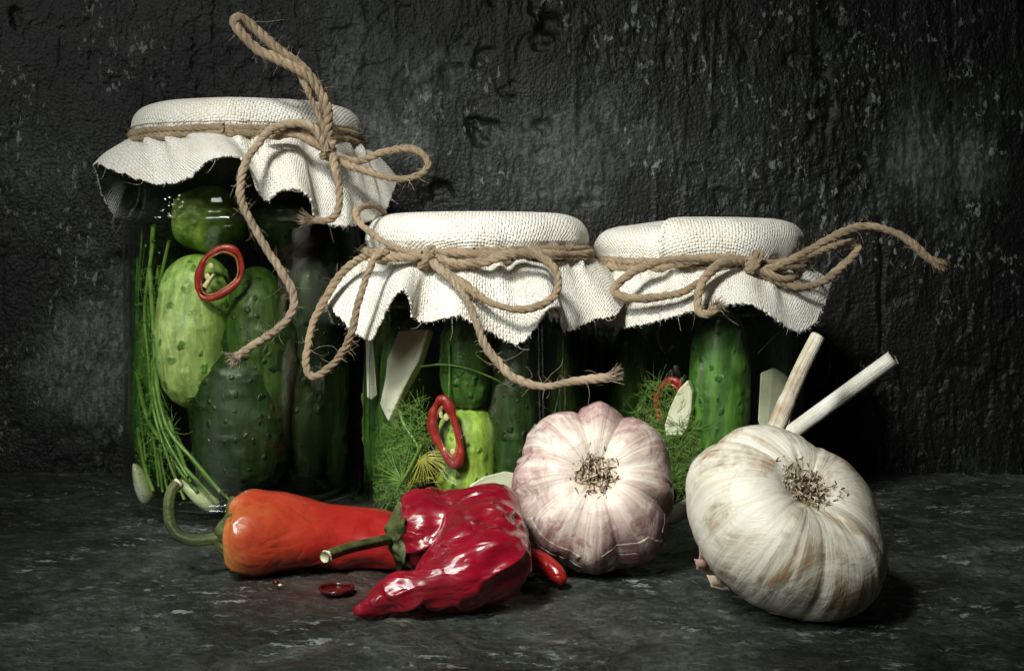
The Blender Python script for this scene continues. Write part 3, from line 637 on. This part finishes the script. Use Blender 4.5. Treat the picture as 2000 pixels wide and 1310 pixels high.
# middle jar
slab(J2, [(778,646),(838,641),(818,705),(790,755),(757,822),(741,790),(752,735),(755,700)], .004, RADISH, 'horseradish_stick', 'broad pale cream wedge leaning behind the glass of the middle jar', 'horseradish piece', tw=(10, 6))
slab(J2, [(713,655),(728,655),(736,772),(728,782),(716,776)], .004, RADISH, 'horseradish_stick', 'narrow pale stick at the left edge of the middle jar', 'horseradish piece', tw=(4, 0))
cucumber(J2, 800, 620, 990, 58, CUKE_MID, 'green cucumber behind the cream wedge in the middle jar', back=.006)
cucumber(J2, 915, 610, 800, 52, CUKE_MID, 'green cucumber above the red ring in the middle jar', back=.007)
cucumber(J2, 915, 790, 1010, 62, m_cuke('yellow_green_cucumber_skin', (.16, .26, .03), (.34, .46, .08), (.04, .11, .01), 200), 'yellow green cucumber behind the red ring in the middle jar', back=.0065)
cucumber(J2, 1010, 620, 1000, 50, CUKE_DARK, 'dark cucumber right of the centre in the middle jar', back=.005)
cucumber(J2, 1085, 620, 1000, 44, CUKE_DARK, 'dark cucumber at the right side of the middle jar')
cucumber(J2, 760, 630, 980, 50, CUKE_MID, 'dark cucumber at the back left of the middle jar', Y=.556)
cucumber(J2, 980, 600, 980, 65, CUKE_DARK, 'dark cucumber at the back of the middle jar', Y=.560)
slab(J2, [(915,948),(945,930),(985,920),(1010,925),(1010,985),(930,985)], .006, CLOVE, 'garlic_clove', 'pale garlic clove low in the middle jar beside the pink bulb', 'garlic clove', dr=.002)
# right jar
cucumber(J3, 1410, 600, 960, 60, CUKE_BRIGHT, 'bright green spotted cucumber standing in the right jar', seed=12)
cucumber(J3, 1232, 640, 980, 44, CUKE_MID, 'green cucumber at the left of the right jar', back=.004)
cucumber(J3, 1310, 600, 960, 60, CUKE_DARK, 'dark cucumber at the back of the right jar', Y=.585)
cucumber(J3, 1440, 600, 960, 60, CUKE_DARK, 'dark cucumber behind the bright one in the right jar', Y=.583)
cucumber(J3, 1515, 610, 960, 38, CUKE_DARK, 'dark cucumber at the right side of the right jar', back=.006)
slab(J3, [(1343,741),(1352,765),(1350,800),(1342,835),(1332,850),(1300,851),(1297,830),(1308,795),(1325,760)], .003, CLOVE, 'garlic_clove', 'half garlic clove beside the bright cucumber in the right jar', 'garlic clove')
slab(J3, [(1485,728),(1510,718),(1535,735),(1540,800),(1535,870),(1495,870),(1480,820)], .004, CLOVE, 'garlic_clove', 'long pale clove behind the garlic stalks in the right jar', 'garlic clove')
# cloves at the foot of the tall jar
def clove(px, py, Y, r, dir_, label, mat=None):
    n, m = 40, 28; t = np.linspace(0, PI, n); an = np.linspace(0, 2*PI, m, endpoint=False)
    q = np.sin(t)*(1-.35*np.cos(t)); T_, A_ = np.meshgrid(t, an, indexing='ij')
    V = np.stack([r*q[:, None]*np.cos(A_), r*.75*q[:, None]*np.sin(A_)*(1+.25*np.sin(A_)), -r*1.9*np.cos(T_)*-1], -1).reshape(-1, 3)
    M = Matrix.Translation(tuple(P(px, py, Y))) @ Vector(dir_).to_track_quat('Z', 'Y').to_matrix().to_4x4()
    return tag(obj('garlic_clove', V, gridF(n, m, False, True), mat or CLOVE, M=M), label, 'garlic clove')
clove(274, 945, .553, .0048, (-.3, -.1, 1), 'white clove at the lower left corner of the tall jar')
clove(388, 968, .538, .0054, (-.9, -.1, .7), 'white clove at the foot of the tall jar behind the curled pepper stem')

# dill
def dill_stems(j, paths, name, label, rpx=(5, 12), nh=10, hl=.007):
    th = thing(name, label, 'dill', P(paths[0][0][0], paths[0][0][1], inY(j, paths[0][0][0], .002)))
    fz = Acc()
    for pts in paths:
        bk = random.uniform(.001, .006); r = random.uniform(*rpx)*.5*.2e-3
        p = spline([P(a, b, inY(j, a, r, bk)) for a, b in pts], 60); acc = Acc(); V, Fq, U = tubeVF(p, np.linspace(r, r*.7, 60), 8); acc.add(V, Fq, U)
        acc.inside(j).build('stem', STEM, th)
        idx = rng.integers(8, 58, nh); T, N, B = frames(p)
        hairs(fz, p[idx], T[idx]*.8+N[idx]*rng.normal(size=(nh, 1))+B[idx]*rng.normal(size=(nh, 1))*.2, hl, .00014, .35, 5)
    tag(fz.inside(j).build('frond', FROND, th), kind='stuff'); return th
pp = [[(300,470),(283,600),(290,700),(300,800),(330,900),(360,975)],
      [(278,450),(270,600),(276,740),(288,860),(280,950)],
      [(262,560),(258,700),(265,800),(280,900),(300,960)],
      [(285,560),(300,680),(315,780),(350,860),(400,930),(448,975)],
      [(292,520),(300,640),(308,760),(330,840),(380,900),(430,960)],
      [(378,600),(350,640),(330,690),(316,750),(310,820),(316,900),(330,970)],
      [(270,500),(265,640),(280,760),(300,860),(310,950)],
      [(310,520),(296,640),(302,780),(296,880),(292,960)],
      [(330,470),(310,560),(290,660),(285,780),(330,880),(350,960)],
      [(260,640),(285,740),(320,820),(340,900),(385,960)],
      [(262,700),(290,820),(350,900),(410,965)],
      [(284,480),(276,560),(270,660),(272,780),(285,900)], [(268,600),(275,700),(292,800),(310,900),(318,960)], [(256,520),(254,640),(262,760),(270,860)], [(318,620),(302,700),(300,760),(322,850),(366,930)], [(300,440),(294,520),(286,600),(292,700)], [(330,820),(350,880),(372,940)],
      [(300,700),(296,800),(268,900),(262,930)]]
dill_stems(J1, pp, 'dill_bunch', 'bundle of green dill stems down the left side of the tall jar', nh=9)
def umbel(j, cpx, cpy, n, lpx, a0, a1, label, stem, mat=None, dr=.002, sub=7):
    mat = mat or FROND; Y = inY(j, cpx)+dr; c_ = P(cpx, cpy, Y)
    th = thing('dill_sprig', label, 'dill', c_)
    acc = Acc(); p = spline([P(a, b, inY(j, a)+dr) for a, b in stem], 40); V, Fq, U = tubeVF(p, .0007, 8); acc.add(V, Fq, U); acc.build('stem', STEM, th)
    fz = Acc(); tips = []
    for k in range(n):
        a = math.radians(a0+(a1-a0)*(k+random.random()*.6)/n); L = lpx*random.uniform(.75, 1.1)
        e = (cpx+L*math.cos(a), cpy-L*math.sin(a)); m_ = (cpx+L*.5*math.cos(a)+random.uniform(-4, 4), cpy-L*.5*math.sin(a)-3)
        q = spline([c_, P(*m_, inY(j, m_[0])+dr), P(*e, inY(j, e[0])+dr+random.uniform(0, .001))], 14)
        V, Fq, U = tubeVF(q, np.linspace(.00035, .0002, 14), 6); ac = Acc(); ac.add(V, Fq, U); ac.build('ray', mat, th)
        d = q[-1]-q[-2]; d /= np.linalg.norm(d); hairs(fz, [q[-1]]*sub, [d+rng.normal(size=3)*.6*[1, .3, 1] for _ in range(sub)], .0022, .00016, .3, 3)
    tag(fz.inside(j).build('tip', mat, th), kind='stuff'); return th
umbel(J2, 785, 940, 16, 62, 70, 250, 'green dill umbel fanned against the glass low in the middle jar', [(785,940),(800,915),(815,885),(825,865)])
umbel(J2, 822, 895, 22, 50, -150, 30, 'yellow dill flower head left of the red ring in the middle jar', [(822,895),(815,870),(790,830),(780,800)], FLOWER, dr=.0035, sub=9)
dill_stems(J2, [[(820,716),(870,712),(930,725),(1000,757),(1080,805)], [(780,800),(790,840),(815,870),(822,895)], [(876,670),(878,720),(876,775)], [(1100,640),(1096,740),(1078,830)]], 'dill_stalk', 'thin dill stalks arching across the middle jar', rpx=(3, 5), nh=1)
def dill_cloud(j, regs, label, name='dill_frond', n=260, L=.007):
    th = thing(name, label, 'dill', P(*regs[0][:2], inY(j, regs[0][0])+.003)); fz = Acc()
    for (px, py, rx, ry) in regs:
        for _ in range(n):
            a = random.random()*2*PI; q = math.sqrt(random.random()); x = px+rx*q*math.cos(a); y = py+ry*q*math.sin(a)
            hairs(fz, [P(x, y, inY(j, x)+random.uniform(.001, .005))], [rng.normal(size=3)*[1, .1, 1]], L, .00013, .4, 4)
    tag(fz.inside(j).build('leaflet', FROND, th), kind='stuff'); return th
dill_cloud(J2, [(760,880,40,50), (760,960,45,25), (800,840,40,60)], 'feathery dill filling the lower left of the middle jar')
dill_cloud(J3, [(1290,800,50,60), (1320,900,60,40), (1320,840,35,20), (1360,930,70,35)], 'feathery dill low in the right jar behind the bulbs', n=300, L=.009)
dill_cloud(J1, [(300,850,45,80), (285,650,30,130)], 'fine dill leaves among the stems in the tall jar', n=140)
dill_stems(J3, [[(1480,690),(1505,665),(1530,640)], [(1290,860),(1320,930),(1345,990)], [(1400,870),(1360,910),(1330,960)]], 'dill_stalk', 'thin dill stalks in the right jar', rpx=(3, 5), nh=2)
# bubbles
def bubbles(j, pts, th):
    acc = Acc()
    for px, py, r in pts:
        t = np.linspace(0, PI, 12); V, Fq = lathe(np.stack([r*np.sin(t), -r*np.cos(t)], 1), 16); acc.add(V+P(px, py, inY(j, px)+r*.6+.0002), Fq)
    tag(acc.build('air_bubbles', BUB, th), kind='stuff')
s = NT('air_bubble'); fr = s.n('Fresnel', IOR=ior_fix(s, 1.6)); mx = s.n('MixShader', i0=fr, i1=s.n('BsdfTransparent', Color=(.9, .95, .9, 1)), i2=s.n('BsdfGlossy', Color=(1, 1, 1, 1), Roughness=.05)); s.t.links.new(mx, s.out.inputs[0]); BUB = s.m
bubbles(J1, [(427,435,.0012),(408,860,.0010),(420,702,.0008),(428,700,.0006),(397,880,.0005),(590,432,.0006),(310,492,.0006),(520,960,.0005),(470,770,.0004),(353,460,.0006),(455,610,.0005),(470,960,.0005),(560,790,.0004)], J1.th)
bubbles(J2, [(960,805,.0016),(918,700,.0006),(905,690,.0005),(820,740,.0005),(800,860,.0005)], J2.th)

# ---------------------------------------------------------------- garlic bulbs
def garlic(cpx, cpy, Y, R, hr, axis, mat, name, label, lobes, seed, dent=.30, roll=0, sx=1.0, lobeamp=.10, squash=None, rd=(.0080, .0072)):
    n, m = 150, 260; al = np.linspace(0, PI, n); an = np.linspace(0, 2*PI, m, endpoint=False)
    A, Ph = np.meshgrid(al, an, indexing='ij')
    # uneven clove boundaries
    cuts = np.array(lobes); lobe = np.zeros(m)
    d_ = np.min(np.abs((Ph[0][:, None]-np.radians(cuts)[None]+PI) % (2*PI)-PI), axis=1)
    wd = 2*PI/len(cuts)*.5; lobe = np.sqrt(np.clip(d_/wd, 0, 1.2)); lobe = (lobe-.8)*(1+.5*np.sin(Ph[0]*1.7+seed))+.25*np.sin(Ph[0]*2+seed)
    q = np.sin(A)**.82
    mid = np.exp(-((A-1.25)/.75)**2)
    rad = R*q*(1+lobeamp*lobe[None]*mid)
    h = hr*np.cos(A)*(1+.10*lobe[None]*np.exp(-((A-.8)/.5)**2))
    h = h-hr*dent*np.exp(-(rad/(R*.30))**2)*(A < 1.5)
    h = np.where(A > 2.3, h-hr*.25*((A-2.3)/.84)**2, h)
    s3 = np.stack([np.cos(Ph)*2.2, np.sin(Ph)*2.2, A*1.2+seed], -1)
    rad = rad*(1+.035*noise(s3, seed)+.008*noise(s3*[6, 6, 1], seed+1))
    h = h+.0006*noise(s3*2, seed+2)
    crest = .00018*noise(np.stack([np.cos(Ph)*16, np.sin(Ph)*16, A*.8], -1), seed+4)*np.sin(A); rad = rad+crest
    V = np.stack([rad*np.cos(Ph)*sx, rad*np.sin(Ph), h], -1).reshape(-1, 3)
    R0 = Vector(axis).to_track_quat('Z', 'Y').to_matrix()
    if not isinstance(roll, (int, float)): tv = Vector(roll); roll = math.atan2(tv.dot(R0.col[1]), tv.dot(R0.col[0]))
    Rm = R0.to_4x4() @ Matrix.Rotation(roll, 4, 'Z')
    if squash is not None:
        k_, dv = squash; dv = np.array(dv)/np.linalg.norm(dv); R3 = np.array(Rm)[:3, :3]; S_ = np.eye(3)-(1-k_)*np.outer(dv, dv); V = V @ (R3.T @ S_ @ R3).T
    W = V @ np.array(Rm)[:3, :3].T; c_ = P(cpx, cpy, Y); c_[2] = -W[:, 2].min()-.0002
    base = np.array([c_[0], c_[1], 0]); th = thing(name, label, 'garlic bulb', base)
    M = Matrix.Translation((0, 0, c_[2])) @ Rm
    obj('bulb_skin', V, gridF(n, m, False, True), mat, th, M=M)
    # root disc and roots
    zt = V.reshape(n, m, 3)[0, 0, 2]
    dv, df = lathe(np.array([(0, .0012), (.003, .0012), (.0052, .0006), (.0060, -.0008), (0, -.0010)]), 32); dv = dv*[rd[0]/.0064, rd[1]/.0064, 1]; dv[:, 2] += zt
    obj('root_disc', dv, df, ROOTDISC, th, M=M)
    acc = Acc(); k = 420; ang = rng.random(k)*2*PI; rr = .0062*np.sqrt(rng.random(k)); st = np.stack([rr*np.cos(ang)*rd[0]/.0062, rr*np.sin(ang)*rd[1]/.0062, zt+.0010+0*rr], 1)
    dd = np.stack([np.cos(ang)*(.6+rr*160), np.sin(ang)*(.6+rr*160), .9+0*rr], 1)+rng.normal(size=(k, 3))*.45
    hairs(acc, st, dd, .0046, .00040, .9, 6, 4, 0)
    tag(acc.build('root_tuft', ROOT, th, M=M), kind='stuff')
    return th, M, V.reshape(n, m, 3), c_
def flake(th, M, S, i0, i1, j0, j1, lift, mat, curl=.0015, name='skin_flake', seed=0, jag=.3):
    """a loose papery piece: a patch of the bulb's own surface lifted off with a torn outline"""
    n, m, _ = S.shape; a = np.linspace(0, 1, 26); b = np.linspace(0, 1, 26); V = []
    cen = np.array([0, 0, 0.])
    for x in a:
        for y in b:
            ii = i0+(i1-i0)*(x+jag*.5*noise([[y*4, seed, 0]], seed)[0]*(1 if x > .5 else .3)); jj = j0+(j1-j0)*(y+jag*.4*noise([[x*4, seed, 3]], seed)[0]*(abs(y-.5)*2))
            ii = min(max(ii, 0), n-2); i = int(ii); fi = ii-i; jf = int(math.floor(jj)); fj = jj-jf
            p = (S[i, jf % m]*(1-fj)+S[i, (jf+1) % m]*fj)*(1-fi)+(S[i+1, jf % m]*(1-fj)+S[i+1, (jf+1) % m]*fj)*fi
            nrm = p/np.linalg.norm(p); V.append(p+nrm*(lift*.3+curl*x**3*1.0+lift*abs(y-.5)*1.2))
    o = obj(name, np.array(V), gridF(26, 26), mat, th, M=M); md = o.modifiers.new('thickness', 'SOLIDIFY'); md.thickness = .00018
    return o
G1, M1, S1, c1 = garlic(1160, 960, .4556, .0284, .0225, (-.02, -.90, .43), GARLICP, 'garlic_bulb', 'pink streaked garlic bulb lying with its roots facing forward', (5, 66, 102, 158, 196, 250, 287, 340), 11, lobeamp=.115)
for k, a in enumerate(((52, 78, 150, 185), (48, 70, 200, 228), (60, 92, 232, 258), (40, 62, 95, 118), (66, 88, 20, 46), (75, 100, 175, 200))):
    flake(G1, M1, S1, *a, .00022, GARLICP, seed=k+2, curl=.0005)
G2, M2, S2, c2 = garlic(1535, 1030, .405, .0331, .0262, (.22, -.66, .62), GARLICW, 'garlic_bulb', 'large white garlic bulb with brown streaks tilted at the right front', (25, 95, 165, 230, 300), 23, dent=.34, roll=(1, 0, -.85), lobeamp=.06, squash=(.82, (.62, 0, .78)), rd=(.0118, .0062))
for k, a in enumerate(((90, 118, 40, 60), (100, 125, 205, 222), (84, 110, 230, 250))):
    flake(G2, M2, S2, *a, .0005, GARLICW, seed=k+12, curl=.0016)
def paper(th, corners, Y, bulge, mat, nm='skin_flake'):
    a, b, c2_, d2_ = [P(x, y, Y+dy) for x, y, dy in corners]; V = []
    for i in range(14):
        for j in range(14):
            u_, v_ = i/13, j/13; p = (a*(1-u_)+b*u_)*(1-v_)+(d2_*(1-u_)+c2_*u_)*v_
            p = p+np.array([.0003*noise([[u_*2, v_*2, Y*99]], 3)[0], -bulge*math.sin(PI*u_)*math.sin(PI*min(1, v_+.2)), .0003*noise([[u_*2, v_*2, 2]], 5)[0]]); V.append(p)
    o = obj(nm, np.array(V), gridF(14, 14), mat, th); md = o.modifiers.new('thickness', 'SOLIDIFY'); md.thickness = .00022
PAPER = m_simple('dry_garlic_paper', (.48, .36, .26), (.76, .69, .56), 160, .5, .0006, 300)
PAPERP = m_simple('pinkish_garlic_paper', (.30, .15, .12), (.52, .36, .28), 200, .5, .0006, 300)
paper(G2, ((1354,1090,0), (1384,1096,.003), (1388,1118,.004), (1362,1112,0)), .402, .0012, PAPERP)
paper(G2, ((1362,1050,.002), (1372,1060,.004), (1382,1108,.004), (1366,1100,.001)), .401, .0008, PAPERP)
paper(G2, ((1378,1122,0), (1408,1126,.003), (1424,1154,.004), (1390,1146,0)), .398, .0012, PAPER)
paper(G2, ((1716,1040,.001), (1732,1062,0), (1737,1118,0), (1722,1096,.002)), .404, .0010, PAPER)
paper(G1, ((1036,1045,.002), (1046,1032,.003), (1052,1062,.003), (1040,1072,0)), .447, .0008, PAPERP)
# the two stalks
def stalk(th, pts, r0, r1, name='stalk', joint=None, mat=None):
    p = spline(L3(*pts), 90); t = np.linspace(0, 1, 90); r = r0+(r1-r0)*t
    if joint is not None: r = r*(1-.05*np.exp(-((t-joint)/.012)**2))+np.where(t < joint, .00018, 0)
    V, Fq, U = tubeVF(p, r, 24); a = np.arctan2(*(V[:-2].reshape(90, 24, 3)-p[:, None])[..., :2].transpose(2, 0, 1))
    V[:-2] += .00012*noise(V[:-2]*[900, 900, 200], 5)[:, None]
    return obj(name, V, Fq, mat or STALK, th, uv=U)
stalk(G2, ((1490,960,.428),(1494,900,.436),(1506,862,.438),(1525,812,.440),(1545,765,.441),(1570,710,.443),(1598,655,.445)), .0032, .0024, joint=.62, mat=m_stalk('weathered_stalk', (.44, .35, .23), (.84, .79, .66)))
stalk(G1, ((1215,1010,.472),(1260,1015,.486),(1320,1003,.492),(1400,950,.488),(1480,893,.482),(1560,834,.476),(1650,768,.470),(1745,698,.464)), .0033, .0027)

# ---------------------------------------------------------------- peppers
def surf_nets(field, lo, h):
    nx, ny, nz = field.shape; s_ = field < 0
    c = [s_[i:nx-1+i, j:ny-1+j, k:nz-1+k] for i in (0, 1) for j in (0, 1) for k in (0, 1)]
    cnt = sum(x.astype(int) for x in c); act = (cnt > 0) & (cnt < 8); idx = -np.ones(act.shape, int); I = np.argwhere(act); idx[act] = np.arange(len(I))
    acc = np.zeros((len(I), 3)); w_ = np.zeros(len(I)); cor = [(i, j, k) for i in (0, 1) for j in (0, 1) for k in (0, 1)]
    for a in cor:
        for ax in range(3):
            if a[ax]: continue
            b = list(a); b[ax] = 1
            fa = field[I[:, 0]+a[0], I[:, 1]+a[1], I[:, 2]+a[2]]; fb = field[I[:, 0]+b[0], I[:, 1]+b[1], I[:, 2]+b[2]]
            m = (fa < 0) != (fb < 0); t = np.where(m, fa/np.where(m, fa-fb, 1), 0)
            pt = np.tile(np.array(a, float), (len(I), 1)); pt[:, ax] += t; acc += pt*m[:, None]; w_ += m
    V = (I+acc/w_[:, None])*h+lo; Fs = []
    for ax in range(3):
        sl0 = [slice(1, -1)]*3; sl0[ax] = slice(0, -1); sl1 = list(sl0); sl1[ax] = slice(1, None)
        A = s_[tuple(sl0)]; B = s_[tuple(sl1)]; E = np.argwhere(A != B); off = np.array([1, 1, 1]); off[ax] = 0; E = E+off
        u, v = [(1, 2), (2, 0), (0, 1)][ax]; du = np.zeros(3, int); du[u] = 1; dv = np.zeros(3, int); dv[v] = 1
        g = lambda q: idx[q[:, 0], q[:, 1], q[:, 2]]
        quad = np.stack([g(E-du-dv), g(E-dv), g(E), g(E-du)], 1); fl = s_[E[:, 0], E[:, 1], E[:, 2]]
        quad[~fl] = quad[~fl][:, ::-1]; Fs.append(quad[(quad >= 0).all(1)])
    return V, np.concatenate(Fs)
def smin(a, b, k): h = np.clip(.5+.5*(b-a)/k, 0, 1); return b*(1-h)+a*h-k*h*(1-h)
def cone_sdf(q, chain, k):
    f = None
    for (a, ra), (b, rb) in zip(chain[:-1], chain[1:]):
        ab = b-a; t = np.clip(((q-a)@ab)/(ab@ab), 0, 1); d = np.linalg.norm(q-a-t[..., None]*ab, axis=-1)-(ra+(rb-ra)*t)
        f = d if f is None else smin(f, d, k)
    return f
def CH(*a): return [(P(x, y, Y), r*Y/F) for x, y, Y, r in a]
h = .00042; lo = np.array([PX(680, .40)-.002, .372, -.004]); hi = np.array([PX(1060, .43), .458, .040])
dims = ((hi-lo)/h).astype(int); g = np.stack(np.meshgrid(*[lo[k]+np.arange(dims[k])*h for k in range(3)], indexing='ij'), -1)
leg1 = cone_sdf(g, CH((842,1034,.434,70),(862,1034,.434,72),(900,1028,.434,64),(955,1010,.430,60)), .004)
bend = cone_sdf(g, CH((958,1014,.429,60),(950,1060,.419,77),(944,1092,.411,86)), .004)
leg2 = cone_sdf(g, CH((944,1094,.4105,86),(900,1114,.406,70),(850,1133,.403,50),(790,1153,.402,31),(740,1175,.402,19),(706,1190,.402,11)), .003)
for a in (((818,1002,.432,42),(850,1010,.434,48)), ((820,1068,.430,44),(850,1060,.432,52)), ((818,1035,.425,40),(850,1040,.430,52))): leg1 = smin(leg1, cone_sdf(g, CH(*a), .002), .0022)
f = smin(leg1, leg2, .0012); f = smin(f, bend, .0025)
groove = cone_sdf(g, CH((780,1118,.407,9),(850,1075,.400,13),(905,1046,.400,14),(950,1010,.407,12),(985,968,.413,6)), .002)
f = -smin(-f, groove, .0035)
dentt = cone_sdf(g, CH((868,950,.425,16),(872,955,.435,12)), .002); f = -smin(-f, dentt, .006)
V, Fq = surf_nets(f, lo, h)
def vnormals(V, Fq):
    n = np.cross(V[Fq[:, 2]]-V[Fq[:, 0]], V[Fq[:, 3]]-V[Fq[:, 1]]); N = np.zeros_like(V)
    for k in range(4): np.add.at(N, Fq[:, k], n)
    return N/(np.linalg.norm(N, axis=1)[:, None]+1e-12)
def relax(V, Fq, it):
    for _ in range(it):
        S = np.zeros_like(V); c = np.zeros(len(V))
        for k in range(4): np.add.at(S, Fq[:, k], V[Fq[:, (k+1) % 4]]+V[Fq[:, (k-1) % 4]]); np.add.at(c, Fq[:, k], 2)
        V = V*.4+.6*S/c[:, None]
    return V
V = relax(V, Fq, 8); N = vnormals(V, Fq)
ridge = lambda p, s: 1-2*np.abs(noise(p, s))
Va = np.stack([.93*V[:, 0]+.37*V[:, 2], V[:, 1], .93*V[:, 2]-.37*V[:, 0]], 1)      # along the fold, depth, across
V = V+N*(.0010*noise(V*[80, 100, 100], 3)+.0017*ridge(Va*[45, 110, 170]+2, 6)*np.clip(.45+noise(V*60, 8), 0, 1)+.0010*ridge(Va*[110, 200, 330]+2, 7)*np.clip(.3+noise(V*80, 9), 0, 1))[:, None]
V[:, 2] = np.maximum(V[:, 2], .0002)
RP = thing('red_pepper', 'wrinkled deep red pepper folded over with its tip pointing left', 'pepper', (PX(900, .42), .42, 0))
obj('pepper_body', V, Fq, RED, RP)
def calyx(th, c_, ax, r, mat, seed, drop=.3, lobes=6):
    n, m = 22, 72; t = np.linspace(0, 1, n); an = np.linspace(0, 2*PI, m, endpoint=False); T_, A_ = np.meshgrid(t, an, indexing='ij')
    edge = 1+.22*np.cos(A_*lobes+seed)*T_**3+.10*noise(np.stack([A_*3, T_*3, A_*0+seed], -1), seed)
    R_ = r*(.22+.78*T_**.8)*edge; H_ = -r*drop*T_**1.6*1.6+.0007*np.cos(A_*lobes*2)*T_+.0006*noise(np.stack([np.cos(A_)*3, np.sin(A_)*3, T_*4], -1), seed+2)
    V = np.stack([R_*np.cos(A_), R_*np.sin(A_), H_+r*.25*(1-T_)**2], -1).reshape(-1, 3)
    M = Matrix.Translation(tuple(np.array(c_)-np.array(th.location))) @ Vector(ax).to_track_quat('Z', 'Y').to_matrix().to_4x4()
    o = obj('calyx', V, gridF(n, m, False, True), mat, th, M=M); md = o.modifiers.new('thickness', 'SOLIDIFY'); md.thickness = .0010
    return o
def stem(th, pts, r0, r1, cut=True):
    p = spline(L3(*pts), 70); t = np.linspace(0, 1, 70); r = r0+(r1-r0)*t+.0007*np.exp(-(t/.1)**2)+.0004*np.exp(-((1-t)/.04)**2)
    V, Fq, U = tubeVF(p, r, 20); an = np.linspace(0, 2*PI, 20, endpoint=False); W = V[:-2].reshape(70, 20, 3); dd = W-p[:, None]; W += dd*(.10*np.cos(an*5))[None, :, None]; V[:-2] = W.reshape(-1, 3)
    o = obj('stem', V, Fq, CALYX, th, uv=U)
    if cut:
        T, N, B = frames(p); q = np.stack([p[-1]-T[-1]*.0002, p[-1]+T[-1]*.0009]); V, Fq, U = tubeVF(q, [r[-1]*.98, r[-1]*.8], 20)
        o2 = obj('cut_end', V, Fq, CUTEND, th)
    return o
calyx(RP, P(766, 1045, .4295), (-1, -.22, .02), .0098, CALYX, 3, drop=.16)
stem(RP, ((785,1045,.430),(752,1054,.423),(715,1062,.414),(680,1070,.407),(650,1080,.401),(637,1086,.398)), .0016, .0016)
# orange pepper
ax = np.array([PX(445, .452), .452, 0]); pts = []
# (px, py centre, Y, r px vertical)
sec = [(448,1044,.4525,15),(451,1044,.4525,52),(462,1044,.4525,76),(495,1044,.4528,85),(540,1042,.455,76),(590,1043,.457,67),(640,1047,.459,60),(700,1051,.461,56),(760,1054,.462,53),(830,1055,.464,50),(900,1068,.461,42),(970,1082,.454,33),(1020,1088,.443,27),(1055,1096,.436,23),(1080,1110,.432,19),(1093,1126,.430,15),(1097,1140,.430,5)]
c_ = np.array([[*P(x, y, Y), r*Y/F] for x, y, Y, r in sec]); q = spline(c_, 260)
m = 110; T, N, B = frames(q[:, :3]); an = np.linspace(0, 2*PI, m, endpoint=False)
tt = np.linspace(0, 1, 260)
prof = q[:, 3][:, None]*(1+.05*np.cos(3*an+1)[None]*(1-tt[:, None]))
V = q[:, None, :3]+prof[..., None]*(np.cos(an)[None, :, None]*N[:, None]+np.sin(an)[None, :, None]*B[:, None]); V = V.reshape(-1, 3)
Fq = gridF(260, m, False, True)[:, ::-1]; Nn = vnormals(V, Fq); cen = np.repeat(q[:, :3], m, 0)
s3 = V*[55, 110, 110]
dsp = .0009*noise(s3, 2)+.0013*ridge(V*[60, 130, 130], 5)*np.clip(.35+noise(V*50, 8), 0, 1)+.00006*noise(V*300, 4)
dirn = V-cen; dirn /= np.linalg.norm(dirn, axis=1)[:, None]+1e-9; V = V+dirn*np.minimum(dsp, .003)[:, None]
sh = PX(500, .453); lumpy = np.exp(-((V[:, 0]-sh)/.008)**2)
V[:, 2] = np.maximum(V[:, 2], .0002)
OP = thing('orange_pepper', 'glossy orange to red pepper lying behind the folded red one', 'pepper', (PX(600, .457), .457, 0))
obj('pepper_body', V, Fq, ORANGE, OP)
calyx(OP, P(437, 1048, .4505), (-1, -.22, .0), .0108, CALYX, 7, drop=.15, lobes=7)
stem(OP, ((450,1050,.452),(415,1052,.449),(380,1055,.447),(350,1045,.447),(333,1020,.448),(330,985,.449),(336,958,.450),(348,944,.451)), .0019, .0018)
# slice and crumbs on the table
SL = thing('pepper_slice', 'small dark red pepper ring lying flat in front of the orange pepper', 'pepper slice', P(656, 1152, .431)*[1, 1, 0])
c_ = P(656, 1152, .430); c_[2] = .0005; t = np.linspace(0, 2*PI, 12, endpoint=False)
ringmesh([c_+[.0052*math.cos(a)*(1+.05*math.sin(3*a)), .0056*math.sin(a), 0] for a in t], .0006, DCHILI, 'flesh_ring', SL, sq=(1, 1))
dv, df = lathe(np.array([(0, .0008), (.0042, .0006), (.0046, .0002), (0, .0001)]), 32); obj('membrane', dv*[1.05, 1.15, .6]+[c_[0], c_[1], 0], df, DCHILI, SL)
def crumb(px, Y, r, mat, name, label, cat):
    t = np.linspace(0, PI, 10); V, Fq = lathe(np.stack([r*np.sin(t), -r*np.cos(t)*.6], 1), 14); V = V+.25*r*noise(V*900, int(px))[:, None]; V[:, 2] -= V[:, 2].min()
    return tag(obj(name, V+[PX(px, Y), Y, 0], Fq, mat, origin=(PX(px, Y), Y, 0)), label, cat)
crumb(538, .4365, .0011, DCHILI, 'peppercorn', 'dark peppercorn in front of the shoulder of the orange pepper', 'peppercorn')
crumb(548, .4345, .0007, SEED, 'pepper_seed', 'tiny pale seed beside the dark peppercorn on the table', 'seed')
